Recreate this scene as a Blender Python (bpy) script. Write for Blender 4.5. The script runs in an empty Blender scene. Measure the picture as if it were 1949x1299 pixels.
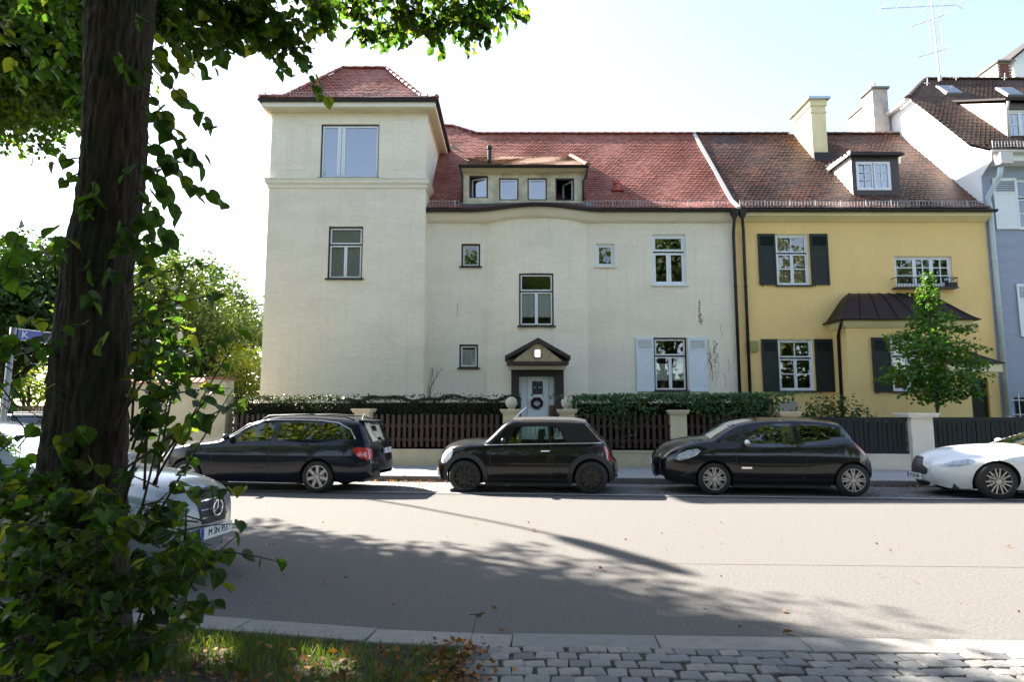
import bpy, math, random
import numpy as np
from math import sin, cos, tan, atan, atan2, pi, sqrt, radians
from mathutils import Vector, Matrix
from mathutils.geometry import delaunay_2d_cdt

random.seed(7); rng = np.random.default_rng(7)
SC = bpy.context.scene; COL = SC.collection

# ------------------------------------------------------------------ camera, sky, sun, exposure
F, CX, CY, CAMZ = 1200.0, 974.5, 649.5, 1.6
PITCH = math.atan(135/1200.0); SP, CP = sin(PITCH), cos(PITCH)
cam = bpy.data.cameras.new('camera'); cam.sensor_width = 36; cam.lens = 1200/1949*36
cam.clip_start = .05; cam.clip_end = 900
camo = bpy.data.objects.new('camera', cam); COL.objects.link(camo)
camo.location = (0, 0, CAMZ); camo.rotation_euler = (pi/2+PITCH, 0, 0); SC.camera = camo

SUNV = Vector((-1.25, 1.0, 1.30)).normalized()          # towards the sun
EL = math.asin(SUNV.z); AZ = atan2(SUNV.x, SUNV.y)
world = bpy.data.worlds.new('World'); SC.world = world; world.use_nodes = True
nt = world.node_tree; bg = nt.nodes['Background']
sky = nt.nodes.new('ShaderNodeTexSky'); sky.sky_type = 'NISHITA'; sky.sun_disc = False
sky.sun_elevation = EL; sky.sun_rotation = AZ; sky.air_density = 1.0; sky.dust_density = .8; sky.ozone_density = 1.0
hs = nt.nodes.new('ShaderNodeHueSaturation'); hs.inputs['Saturation'].default_value = .78; nt.links.new(sky.outputs[0], hs.inputs['Color']); nt.links.new(hs.outputs[0], bg.inputs[0]); bg.inputs[1].default_value = 0.070
sl = bpy.data.lights.new('sun', 'SUN'); sl.energy = 5.0; sl.angle = radians(.53); sl.color = (1, .93, .82)
so = bpy.data.objects.new('sun', sl); COL.objects.link(so)
so.rotation_euler = (-SUNV).to_track_quat('-Z', 'Y').to_euler(); so.location = (-20, 20, 30)
vs = SC.view_settings; vs.view_transform = 'Standard'; vs.look = 'None'; vs.gamma = 1; vs.exposure = 2.62
SC.cycles.max_bounces = 7; SC.cycles.transparent_max_bounces = 24; SC.cycles.use_denoising = True
SC.cycles.caustics_reflective = False; SC.cycles.caustics_refractive = False

# ------------------------------------------------------------------ photograph pixel -> point in the place
def ray(px, py):
    u = (px-CX)/F; v = (CY-py)/F
    return Vector((u, CP-v*SP, SP+v*CP))
def P(px, py, Y):
    d = ray(px, py); t = Y/d.y; return Vector((d.x*t, Y, CAMZ+d.z*t))
def G(px, py, z=0.0):
    d = ray(px, py); t = (z-CAMZ)/d.z; return Vector((d.x*t, d.y*t, z))
def proj(p):
    x, y, z = p[0], p[1], p[2]-CAMZ
    dz = y*CP+z*SP; dv = -y*SP+z*CP
    if dz < .05: return None
    return (CX+F*x/dz, CY-F*dv/dz, dz)
def rect(px0, py0, px1, py1, Y):
    a = P((px0+px1)/2, py0, Y); b = P((px0+px1)/2, py1, Y); m = (py0+py1)/2
    return (P(px0, m, Y).x, P(px1, m, Y).x, b.z, a.z)

# ------------------------------------------------------------------ materials
MATS = {}
def M(name, col, rough=.7, metal=0., spec=.5, ns=0., na=.12, bump=0., bs=None, stretch=(1,1,1), coat=0., alpha=None, sheen=0, lo=None, streak=None):
    if name in MATS: return MATS[name]
    m = bpy.data.materials.new(name); m.use_nodes = True; t = m.node_tree; b = t.nodes['Principled BSDF']
    b.inputs['Roughness'].default_value = rough; b.inputs['Metallic'].default_value = metal
    b.inputs['Specular IOR Level'].default_value = spec; b.inputs['Coat Weight'].default_value = coat
    b.inputs['Coat Roughness'].default_value = .03
    c = (*col, 1); b.inputs['Base Color'].default_value = c
    if ns or bump or lo:
        tc = t.nodes.new('ShaderNodeTexCoord'); mp = t.nodes.new('ShaderNodeMapping'); mp.inputs['Scale'].default_value = stretch
        t.links.new(tc.outputs['Object'], mp.inputs[0])
    last = None
    if ns:
        n = t.nodes.new('ShaderNodeTexNoise'); n.inputs['Scale'].default_value = ns; n.inputs['Detail'].default_value = 6; n.inputs['Roughness'].default_value = .62
        t.links.new(mp.outputs[0], n.inputs['Vector'])
        r = t.nodes.new('ShaderNodeMapRange'); r.inputs['From Min'].default_value = .3; r.inputs['From Max'].default_value = .7
        r.inputs['To Min'].default_value = 1-na; r.inputs['To Max'].default_value = 1+na; t.links.new(n.outputs[0], r.inputs[0])
        mx = t.nodes.new('ShaderNodeMix'); mx.data_type = 'RGBA'; mx.blend_type = 'MULTIPLY'; mx.inputs[0].default_value = 1
        mx.inputs[6].default_value = c; t.links.new(r.outputs[0], mx.inputs[7]); t.links.new(mx.outputs[2], b.inputs['Base Color']); last = mx.outputs[2]
    if lo:      # broad weathering: (colour, scale, amount)
        n = t.nodes.new('ShaderNodeTexNoise'); n.inputs['Scale'].default_value = lo[1]; n.inputs['Detail'].default_value = 5; n.inputs['Roughness'].default_value = .6
        t.links.new(mp.outputs[0], n.inputs['Vector'])
        r = t.nodes.new('ShaderNodeMapRange'); r.inputs['From Min'].default_value = .46; r.inputs['From Max'].default_value = .72; r.inputs['To Max'].default_value = lo[2]
        t.links.new(n.outputs[0], r.inputs[0])
        mx = t.nodes.new('ShaderNodeMix'); mx.data_type = 'RGBA'; mx.inputs[7].default_value = (*lo[0], 1)
        if last: t.links.new(last, mx.inputs[6])
        else: mx.inputs[6].default_value = c
        t.links.new(r.outputs[0], mx.inputs[0]); t.links.new(mx.outputs[2], b.inputs['Base Color'])
    if streak:   # rain streaks running down: (colour, amount)
        m2 = t.nodes.new('ShaderNodeMapping'); m2.inputs['Scale'].default_value = (2.6, 2.6, .16); t.links.new(tc.outputs['Object'], m2.inputs[0])
        n = t.nodes.new('ShaderNodeTexNoise'); n.inputs['Scale'].default_value = 2.2; n.inputs['Detail'].default_value = 7; n.inputs['Roughness'].default_value = .7; t.links.new(m2.outputs[0], n.inputs['Vector'])
        r = t.nodes.new('ShaderNodeMapRange'); r.inputs['From Min'].default_value = .5; r.inputs['From Max'].default_value = .78; r.inputs['To Max'].default_value = streak[1]
        t.links.new(n.outputs[0], r.inputs[0]); mx = t.nodes.new('ShaderNodeMix'); mx.data_type = 'RGBA'; mx.inputs[7].default_value = (*streak[0], 1)
        src = b.inputs['Base Color'].links[0].from_socket; t.links.new(src, mx.inputs[6]); t.links.new(r.outputs[0], mx.inputs[0]); t.links.new(mx.outputs[2], b.inputs['Base Color'])
    if bump:
        n = t.nodes.new('ShaderNodeTexNoise'); n.inputs['Scale'].default_value = bs or 40; n.inputs['Detail'].default_value = 5
        t.links.new(mp.outputs[0], n.inputs['Vector'])
        bn = t.nodes.new('ShaderNodeBump'); bn.inputs['Strength'].default_value = bump; bn.inputs['Distance'].default_value = .02
        t.links.new(n.outputs[0], bn.inputs['Height']); t.links.new(bn.outputs[0], b.inputs['Normal'])
    MATS[name] = m; return m

def tinted(name, cols, rough=.7, bump=.3, bs=30, spec=.4, dirt=None):
    """colour picked per piece from the stored 'tint' attribute (0..1)"""
    m = bpy.data.materials.new(name); m.use_nodes = True; t = m.node_tree; b = t.nodes['Principled BSDF']
    b.inputs['Roughness'].default_value = rough; b.inputs['Specular IOR Level'].default_value = spec
    a = t.nodes.new('ShaderNodeAttribute'); a.attribute_name = 'tint'
    r = t.nodes.new('ShaderNodeValToRGB'); e = r.color_ramp.elements
    e[0].color = (*cols[0], 1); e[-1].color = (*cols[-1], 1)
    for i, c in enumerate(cols[1:-1]): k = e.new((i+1)/(len(cols)-1)); k.color = (*c, 1)
    t.links.new(a.outputs['Fac'], r.inputs[0]); out = r.outputs[0]
    tc = t.nodes.new('ShaderNodeTexCoord')
    n = t.nodes.new('ShaderNodeTexNoise'); n.inputs['Scale'].default_value = bs; n.inputs['Detail'].default_value = 5; t.links.new(tc.outputs['Object'], n.inputs['Vector'])
    if dirt:
        n2 = t.nodes.new('ShaderNodeTexNoise'); n2.inputs['Scale'].default_value = dirt[1]; n2.inputs['Detail'].default_value = 6; n2.inputs['Roughness'].default_value = .7
        t.links.new(tc.outputs['Object'], n2.inputs['Vector'])
        mr = t.nodes.new('ShaderNodeMapRange'); mr.inputs['From Min'].default_value = .42; mr.inputs['From Max'].default_value = .66; mr.inputs['To Max'].default_value = dirt[2]
        t.links.new(n2.outputs[0], mr.inputs[0])
        mx = t.nodes.new('ShaderNodeMix'); mx.data_type = 'RGBA'; t.links.new(mr.outputs[0], mx.inputs[0]); t.links.new(out, mx.inputs[6]); mx.inputs[7].default_value = (*dirt[0], 1); out = mx.outputs[2]
    t.links.new(out, b.inputs['Base Color'])
    bn = t.nodes.new('ShaderNodeBump'); bn.inputs['Strength'].default_value = bump; bn.inputs['Distance'].default_value = .01
    t.links.new(n.outputs[0], bn.inputs['Height']); t.links.new(bn.outputs[0], b.inputs['Normal'])
    MATS[name] = m; return m

def leafmat(name, c0, c1, c2, trans=.5, rough=.45, veins=False):
    m = bpy.data.materials.new(name); m.use_nodes = True; t = m.node_tree; t.nodes.clear()
    o = t.nodes.new('ShaderNodeOutputMaterial'); p = t.nodes.new('ShaderNodeBsdfPrincipled'); tr = t.nodes.new('ShaderNodeBsdfTranslucent'); mx = t.nodes.new('ShaderNodeMixShader')
    g = t.nodes.new('ShaderNodeNewGeometry'); oi = t.nodes.new('ShaderNodeObjectInfo')
    ad = t.nodes.new('ShaderNodeMath'); ad.operation = 'ADD'; t.links.new(g.outputs['Random Per Island'], ad.inputs[0]); t.links.new(oi.outputs['Random'], ad.inputs[1])
    fr = t.nodes.new('ShaderNodeMath'); fr.operation = 'FRACT'; t.links.new(ad.outputs[0], fr.inputs[0])
    r = t.nodes.new('ShaderNodeValToRGB'); e = r.color_ramp.elements; e[0].color = (*c0, 1); e[1].color = (*c2, 1); k = e.new(.78); k.color = (*c1, 1)
    t.links.new(fr.outputs[0], r.inputs[0])
    t.links.new(r.outputs[0], p.inputs['Base Color']); p.inputs['Roughness'].default_value = rough; p.inputs['Specular IOR Level'].default_value = .35
    h = t.nodes.new('ShaderNodeMix'); h.data_type = 'RGBA'; h.blend_type = 'MULTIPLY'; h.inputs[0].default_value = 1; h.inputs[7].default_value = (2.3, 2.2, .75, 1); h.clamp_result = False
    t.links.new(r.outputs[0], h.inputs[6]); t.links.new(h.outputs[2], tr.inputs[0])
    mx.inputs[0].default_value = trans; t.links.new(p.outputs[0], mx.inputs[1]); t.links.new(tr.outputs[0], mx.inputs[2]); t.links.new(mx.outputs[0], o.inputs[0])
    MATS[name] = m; return m

def glassmat(name, tint, refl=.12, rough=.0):
    m = bpy.data.materials.new(name); m.use_nodes = True; t = m.node_tree; t.nodes.clear()
    o = t.nodes.new('ShaderNodeOutputMaterial'); tr = t.nodes.new('ShaderNodeBsdfTransparent'); gl = t.nodes.new('ShaderNodeBsdfGlossy'); mx = t.nodes.new('ShaderNodeMixShader')
    tr.inputs[0].default_value = (*tint, 1); gl.inputs['Roughness'].default_value = rough; gl.inputs[0].default_value = (.95, .97, 1, 1)
    lw = t.nodes.new('ShaderNodeFresnel'); lw.inputs[0].default_value = 1.5
    a = t.nodes.new('ShaderNodeMath'); a.operation = 'ADD'; a.use_clamp = True; a.inputs[1].default_value = refl; t.links.new(lw.outputs[0], a.inputs[0])
    t.links.new(a.outputs[0], mx.inputs[0]); t.links.new(tr.outputs[0], mx.inputs[1]); t.links.new(gl.outputs[0], mx.inputs[2]); t.links.new(mx.outputs[0], o.inputs[0])
    MATS[name] = m; return m

cream = M('cream_plaster', (.84,.755,.62), .9, spec=.15, ns=6, na=.06, bump=1.0, bs=9, stretch=(1,1,2.6), lo=((.64,.58,.46), .45, .45), streak=((.56,.50,.41), .30))
cream2 = M('cream_trim', (.77,.71,.60), .85, spec=.15, ns=3, na=.05, bump=.15, bs=30)
beige = M('beige_plaster', (.62,.53,.36), .9, spec=.15, ns=2, na=.08, bump=.3, bs=25, lo=((.36,.31,.22), 1.3, .5))
yellow = M('yellow_plaster', (.84,.60,.26), .9, spec=.15, ns=1.2, na=.04, bump=.25, bs=25, lo=((.77,.55,.25), .7, .4), streak=((.66,.47,.22), .3))
yellow2 = M('pale_yellow_plaster', (.80,.70,.44), .9, spec=.15, ns=2, na=.05)
ochre = M('soffit_paint', (.63,.55,.38), .85, ns=3, na=.06)
whitew = M('white_plaster', (.80,.80,.80), .85, ns=2, na=.04, bump=.15)
greyblue = M('greyblue_plaster', (.33,.36,.45), .9, spec=.15, ns=2, na=.07, bump=.5, bs=14, stretch=(1,1,2))
greych = M('grey_render', (.45,.40,.37), .9, ns=3, na=.22, bump=.4)
whitep = M('white_paint', (.74,.76,.78), .4, spec=.5, ns=8, na=.03)
brownp = M('dark_brown_paint', (.035,.02,.018), .5, ns=10, na=.2)
greenp = M('dark_green_paint', (.004,.011,.009), .6, ns=10, na=.15)
shutw = M('pale_blue_white_paint', (.68,.72,.78), .5, ns=6, na=.06)
gutterm = M('dark_metal', (.022,.018,.02), .5, metal=.3, ns=6, na=.25)
greymet = M('grey_metal', (.35,.36,.38), .45, metal=.5, ns=6, na=.1)
bluegrey = M('pale_downpipe', (.50,.58,.62), .45, ns=5, na=.06)
copper = M('brown_copper', (.035,.022,.024), .5, metal=.6, ns=5, na=.3)
curtm = M('net_curtain', (.86,.88,.90), .9, ns=0)
darkin = M('dark_interior', (.05,.045,.04), .9)
glass = glassmat('window_glass', (.93,.95,.94), .10)
glassb = glassmat('old_window_glass', (.70,.74,.74), .26)
stone = M('pale_stone', (.50,.47,.40), .85, ns=6, na=.15, bump=.4)
redtile = tinted('red_roof_tile', [(.22,.070,.050),(.31,.105,.070),(.38,.14,.092),(.26,.090,.068)], rough=.6, dirt=((.18,.08,.06), 1.1, .25))
browntile = tinted('brown_roof_tile', [(.050,.025,.02),(.11,.045,.030),(.17,.070,.042),(.08,.042,.033)], rough=.62, dirt=((.05,.032,.026), .9, .75))
darktile = tinted('weathered_roof_tile', [(.06,.035,.028),(.10,.055,.04),(.14,.075,.05)], rough=.75, dirt=((.05,.045,.035), 1.5, .7))

# ------------------------------------------------------------------ object helpers
def org(o):
    while o.parent: o = o.parent
    return o.location
def tag(o, label=None, cat=None, group=None, kind=None):
    if label: o['label'] = label
    if cat: o['category'] = cat
    if group: o['group'] = group
    if kind: o['kind'] = kind
    return o
def thing(name, label, cat, loc=(0,0,0), rz=0, group=None):
    o = bpy.data.objects.new(name, None); COL.objects.link(o); o.location = loc; o.rotation_euler = (0,0,rz); o.empty_display_size = .2
    return tag(o, label, cat, group)
def copy_tree(o, parent=None):
    c = o.copy(); COL.objects.link(c)
    if parent: c.parent = parent
    for ch in [x for x in KIDS.get(o.name, [])]:
        k = copy_tree(ch, c)
        KIDS.setdefault(c.name, []).append(k)
    return c
KIDS = {}
class MB:
    def __init__(s): s.v = []; s.f = []; s.t = []; s.smooth = False
    def add(s, vs, fs, tint=0.):
        n = len(s.v); s.v += [tuple(p) for p in vs]; s.f += [tuple(i+n for i in f) for f in fs]; s.t += [tint]*len(fs); return s
    def box(s, x0, x1, y0, y1, z0, z1, tint=0.):
        return s.add([(x0,y0,z0),(x1,y0,z0),(x1,y1,z0),(x0,y1,z0),(x0,y0,z1),(x1,y0,z1),(x1,y1,z1),(x0,y1,z1)],
                     [(0,3,2,1),(4,5,6,7),(0,1,5,4),(1,2,6,5),(2,3,7,6),(3,0,4,7)], tint)
    def obox(s, c, ax, ay, az, hx, hy, hz, tint=0.):
        c = Vector(c); X = Vector(ax)*hx; Y = Vector(ay)*hy; Z = Vector(az)*hz
        return s.add([c-X-Y-Z,c+X-Y-Z,c+X+Y-Z,c-X+Y-Z,c-X-Y+Z,c+X-Y+Z,c+X+Y+Z,c-X+Y+Z],
                     [(0,3,2,1),(4,5,6,7),(0,1,5,4),(1,2,6,5),(2,3,7,6),(3,0,4,7)], tint)
    def prism(s, poly, d, tint=0.):      # poly: 3D loop, d: extrusion vector
        n = len(poly); d = Vector(d); a = [Vector(p) for p in poly]
        return s.add(a+[p+d for p in a], [tuple(range(n-1,-1,-1)), tuple(range(n,2*n))]+[(i,(i+1)%n,n+(i+1)%n,n+i) for i in range(n)], tint)
    def quad(s, *p, tint=0.): return s.add(p, [tuple(range(len(p)))], tint)
    def tube(s, pts, r, n=8, cap=True):
        pts = [Vector(p) for p in pts]; R = r if isinstance(r, (list, tuple)) else [r]*len(pts); vs = []; fs = []
        prev = None
        for i, p in enumerate(pts):
            t = (pts[min(i+1,len(pts)-1)]-pts[max(i-1,0)]).normalized()
            if prev is None:
                a = t.orthogonal().normalized()
            else:
                a = (prev-t*prev.dot(t)).normalized()
            prev = a; b = t.cross(a)
            for k in range(n):
                w = 2*pi*k/n; vs.append(p+(a*cos(w)+b*sin(w))*R[i])
        for i in range(len(pts)-1):
            for k in range(n): fs.append((i*n+k, i*n+(k+1)%n, (i+1)*n+(k+1)%n, (i+1)*n+k))
        if cap: fs.append(tuple(range(n-1,-1,-1))); fs.append(tuple(range((len(pts)-1)*n, len(pts)*n)))
        return s.add(vs, fs)
    def lathe(s, prof, c, axis='Z', n=24, cap=False):     # prof [(r,h)]
        c = Vector(c); vs = []; fs = []
        for r, h in prof:
            for k in range(n):
                w = 2*pi*k/n
                q = Vector((r*cos(w), r*sin(w), h)) if axis == 'Z' else Vector((r*cos(w), h, r*sin(w)))
                vs.append(c+q)
        for i in range(len(prof)-1):
            for k in range(n):
                f = (i*n+k, i*n+(k+1)%n, (i+1)*n+(k+1)%n, (i+1)*n+k)
                fs.append(f if axis == 'Z' else f[::-1])
        return s.add(vs, fs)
    def build(s, name, mat, parent=None, smooth=None, local=False):
        me = bpy.data.meshes.new(name); v = s.v
        if parent is not None and not local:
            o0 = org(parent); v = [(p[0]-o0.x, p[1]-o0.y, p[2]-o0.z) for p in v]
        me.from_pydata(v, [], s.f); me.materials.append(mat)
        if smooth or (smooth is None and s.smooth):
            me.polygons.foreach_set('use_smooth', [True]*len(me.polygons))
        if any(s.t):
            a = me.attributes.new('tint', 'FLOAT', 'FACE'); a.data.foreach_set('value', s.t)
        me.update()
        return link(name, me, parent)
def link(name, me, parent=None, loc=(0,0,0)):
    o = bpy.data.objects.new(name, me); COL.objects.link(o); o.location = loc
    if parent is not None:
        o.parent = parent; KIDS.setdefault(parent.name, []).append(o)
    return o
def sheet(name, pts, z, mat, kind='structure'):
    m = MB(); m.quad(*[(p[0], p[1], z) for p in pts]); return tag(m.build(name, mat), kind=kind)
# ------------------------------------------------------------------ ground, road, pavement
D0, D1 = 22.1, 21.5                        # main facade plane, tower / bow plane
def yK(X): return 14.9-.10*(X+2.4)         # far kerb
def yG(X): return 12.97-.091*(X+5.7)       # gutter line between carriageway and parking strip
def yF(X): return 17.95-.112*(X+2.9)       # garden fence line
NK = [(-16,8.2),(-9,6.6),(-5,5.62),(-2.4,5.10),(-1.2,4.85),(-.35,4.71),(3.7,4.54),(9,4.32),(20,3.85)]
def yN(X):                                 # near kerb, road side
    for (a, b), (c, d) in zip(NK, NK[1:]):
        if X <= c: return b+(d-b)*(X-a)/(c-a)
    return NK[-1][1]
asphalt = M('asphalt', (.140,.132,.127), .93, spec=.12, ns=38, na=.26, bump=.6, bs=160, lo=((.145,.135,.13), .30, .5))
earth = M('earth', (.07,.055,.035), .95, ns=5, na=.3, bump=.6)
lawn = M('garden_lawn', (.05,.08,.025), .95, ns=6, na=.4, bump=.6)
g = sheet('ground', [(-300,-200),(300,-200),(300,500),(-300,500)], -.06, lawn)
xs = [-60,-16,-9,-5,-2.4,-1.2,-.35,3.7,9,20,60]
rd = MB()
for a, b in zip(xs, xs[1:]):
    rd.quad((a, yN(a), 0), (b, yN(b), 0), (b, yG(b), 0), (a, yG(a), 0))
tag(rd.build('road', asphalt), kind='structure')
sm = MB(); sm.add([(.9,6.92,.004),(14,6.35,.004),(14,6.365,.004),(.9,6.932,.004)],[(0,1,2,3)]); tag(sm.build('road_seam', M('tar_seam',(.10,.09,.085),.8)), kind='structure')
# cobbled parking strip
setts = bpy.data.materials.new('small_setts'); setts.use_nodes = True
t = setts.node_tree; b = t.nodes['Principled BSDF']; b.inputs['Roughness'].default_value = .8
tc = t.nodes.new('ShaderNodeTexCoord'); mp = t.nodes.new('ShaderNodeMapping'); mp.inputs['Rotation'].default_value = (0,0,-.1); t.links.new(tc.outputs['Object'], mp.inputs[0])
vo = t.nodes.new('ShaderNodeTexVoronoi'); vo.inputs['Scale'].default_value = 10; vo.feature = 'DISTANCE_TO_EDGE'; vo.inputs['Randomness'].default_value = .45
vc = t.nodes.new('ShaderNodeTexVoronoi'); vc.inputs['Scale'].default_value = 10; vc.inputs['Randomness'].default_value = .45
for n in (vo, vc): t.links.new(mp.outputs[0], n.inputs['Vector'])
r = t.nodes.new('ShaderNodeMapRange'); r.inputs['From Max'].default_value = .08; t.links.new(vo.outputs[0], r.inputs[0])
cr = t.nodes.new('ShaderNodeValToRGB'); cr.color_ramp.elements[0].color = (.085,.085,.09,1); cr.color_ramp.elements[1].color = (.21,.205,.20,1); t.links.new(vc.outputs['Color'], cr.inputs[0])
mx = t.nodes.new('ShaderNodeMix'); mx.data_type = 'RGBA'; mx.inputs[6].default_value = (.05,.045,.04,1); t.links.new(r.outputs[0], mx.inputs[0]); t.links.new(cr.outputs[0], mx.inputs[7]); t.links.new(mx.outputs[2], b.inputs['Base Color'])
bn = t.nodes.new('ShaderNodeBump'); bn.inputs['Strength'].default_value = .9; bn.inputs['Distance'].default_value = .02; t.links.new(r.outputs[0], bn.inputs['Height']); t.links.new(bn.outputs[0], b.inputs['Normal'])
sheet('parking_strip', [(-60,yG(-60)),(60,yG(60)),(60,yK(60)),(-60,yK(-60))], -.006, setts)
granite = M('granite', (.30,.29,.28), .8, ns=60, na=.25, bump=.4, bs=90)
granites = tinted('granite_stones', [(.10,.105,.12),(.19,.19,.195),(.27,.255,.235),(.14,.145,.155)], rough=.75, bump=.7, bs=60, dirt=((.10,.085,.07), 9, .3))
concs = tinted('concrete_slabs', [(.21,.22,.23),(.27,.275,.28),(.24,.245,.245)], rough=.85, bump=.3, bs=50)
# gutter line: a narrow row of dark stones set a little below
gl = MB()
gl.quad((-60,yG(-60)-.05,.004),(60,yG(60)-.05,.004),(60,yG(60)+.06,.004),(-60,yG(-60)+.06,.004))
tag(gl.build('drain_channel', M('dark_joint',(.035,.033,.032),.9,ns=8,na=.4)), kind='structure')
gl = MB()
gl.quad((-60,yG(-60)+.06,.010),(60,yG(60)+.06,.010),(60,yG(60)+.2,.010),(-60,yG(-60)+.2,.010))
tag(gl.build('edge_strip', granite), kind='structure')
# far pavement: bed + slabs + kerbstones
pv = MB()
pv.add([(-60,yK(-60)+.14,.10),(60,yK(60)+.14,.10),(60,yF(60)+.1,.10),(-60,yF(-60)+.1,.10),(-60,yK(-60)+.14,-.05),(60,yK(60)+.14,-.05)],[(0,1,2,3),(4,5,1,0)])
pave = tag(pv.build('pavement', M('sand_joint',(.13,.12,.10),.95,ns=10,na=.3)), kind='structure')
ang = atan(-.104)
slabm = {}
def inst(name, me, parent, loc, rz=0, sc=None, rot=None):
    o = bpy.data.objects.new(name, me); COL.objects.link(o); o.location = loc; o.rotation_euler = rot or (0,0,rz)
    if sc: o.scale = sc
    if parent is not None: o.parent = parent
    return o
def stone_mesh(nm, hx, hy, h, mat, tint, jit=0., dome=0., bev=.006):
    m = MB(); a = [(-hx,-hy),(hx,-hy),(hx,hy),(-hx,hy)]
    a = [(x+random.uniform(-jit,jit), y+random.uniform(-jit,jit)) for x, y in a]
    if jit:
        q = []
        for i in range(4):
            x, y = a[i]; x2, y2 = a[(i+1)%4]; q.append((x*.92+x2*.08, y*.92+y2*.08)); q.append((x*.08+x2*.92, y*.08+y2*.92))
        a = q
    n = len(a); ix = [(x*(1-bev/hx), y*(1-bev/hy)) for x, y in a]; ix2 = [(x*.55, y*.55) for x, y in a]
    vs = [(x,y,-h) for x, y in a]+[(x,y,-bev) for x, y in a]+[(x,y,0) for x, y in ix]+[(x,y,dome) for x, y in ix2]
    fs = [(i,(i+1)%n,n+(i+1)%n,n+i) for i in range(n)]+[(n+i,n+(i+1)%n,2*n+(i+1)%n,2*n+i) for i in range(n)]
    if dome: fs += [(2*n+i,2*n+(i+1)%n,3*n+(i+1)%n,3*n+i) for i in range(n)]+[tuple(range(3*n,4*n))]
    else: fs.append(tuple(range(2*n,3*n)))
    m.add(vs, fs, tint); me_o = m.build(nm, mat, smooth=False); me = me_o.data
    bpy.data.objects.remove(me_o); return me
slabs = [stone_mesh('slab', .295, .245, .02, concs, random.random(), bev=.004) for _ in range(6)]
slabs2 = MB(); cnt = 0
for j in range(5):
    for i in range(-26, 36):
        X = i*.6+(j%2)*.3; Y = yK(X)+.42+j*.5
        if Y > yF(X)-.12: continue
        p = proj((X, Y, .12)); vis = p and 440 < p[0] < 2010
        if vis and cnt < 285:
            inst('slab', random.choice(slabs), pave, (X, Y, .12+random.uniform(-.002,.002)), ang+random.uniform(-.004,.004)); cnt += 1
        else:
            slabs2.box(X-.29, X+.29, Y-.24, Y+.24, .1, .12, random.random())
if slabs2.v: tag(slabs2.build('slab_field', concs, pave), kind='stuff')
kerbs = [stone_mesh('kerbstone', .495, .07, .17, granites, .45+.3*random.random(), bev=.012) for _ in range(4)]
for i in range(-16, 24):
    X = i*1.0; inst('kerbstone', random.choice(kerbs), pave, (X, yK(X)+.07, .125), ang)
# near kerb, flush stones, verge and cobbled crossing
nv = MB()
pts = [p for p in NK]
for (a, b), (c, d) in zip(pts, pts[1:]):
    nv.quad((a, -3, .0), (c, -3, .0), (c, d-.02, .0), (a, b-.02, .0))
near = tag(nv.build('verge', M('verge_soil', (.045,.034,.022), .97, ns=9, na=.5, bump=1, bs=30)), kind='structure')
X = -15.0
kk = []
L_ = [1.0]
while X < 9:
    L = 1.0 if X < -.4 else 1.0
    Xc = X+L/2; s = (yN(X+L)-yN(X))/L
    if X < -.4 < X+L: pass
    m = stone_mesh('kerbstone', L/2/cos(atan(s))-.004, .13, .2, granites, .3+.35*random.random(), bev=.008)
    inst('kerbstone', m, near, (Xc, yN(Xc)-.13, .034 if X > -.6 else .030), atan(s)); X += L
cob = [stone_mesh('cobblestone', .067, .056, .08, granites, random.random(), jit=.011, dome=.0015, bev=.005) for _ in range(22)]
bed = MB()
bed.add([(-.16,2.5,.018),(6,2.5,.018),(6,yN(6)-.262,.018),(-.33,yN(-.33)-.262,.018)],[(0,1,2,3)])
crossing = tag(bed.build('cobbled_crossing', M('cobble_joint',(.075,.062,.045),.95,ns=30,na=.5)), kind='structure')
cands = []
for j in range(-1, 18):
    yrow = -.262-.058-j*.122
    for i in range(-8, 50):
        X = i*.142+(j%2)*.07+random.uniform(-.012,.012)
        Y = yN(X)+yrow+.035*sin(X*2.2+j*.25)+random.uniform(-.01,.01)*(1 if j > 0 else 0)
        if j < 0: continue
        if X < -.30+.012*j+random.uniform(-.04,.04) or Y < 2.6 or X > 5.9: continue
        p = proj((X, Y, .05)); vis = p and -40 < p[0] < 1990 and p[1] < 1330
        cands.append((0 if vis else 1, Y, X))
cands.sort(key=lambda c: (c[0], -c[1])); mb = MB()
for k, (vis, Y, X) in enumerate(cands):
    if k < 295: inst('cobblestone', random.choice(cob), crossing, (X, Y, .036+random.uniform(-.004,.004)), random.uniform(-.12,.12), sc=(random.uniform(.92,1.08),random.uniform(.92,1.08),1))
    else: mb.box(X-.06, X+.06, Y-.05, Y+.05, .0, .045, random.random())
if mb.v: tag(mb.build('cobblestone_field', granites, crossing), kind='stuff')
# garden ground behind the fence
gd = MB()
gd.add([(-11,yF(-11)+.12,.45),(40,yF(40)+.12,.45),(40,32,.45),(-11,32,.45),(-11,yF(-11)+.12,-.05),(40,yF(40)+.12,-.05)],[(0,1,2,3),(4,5,1,0)])
tag(gd.build('garden_ground', lawn), kind='structure')

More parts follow.
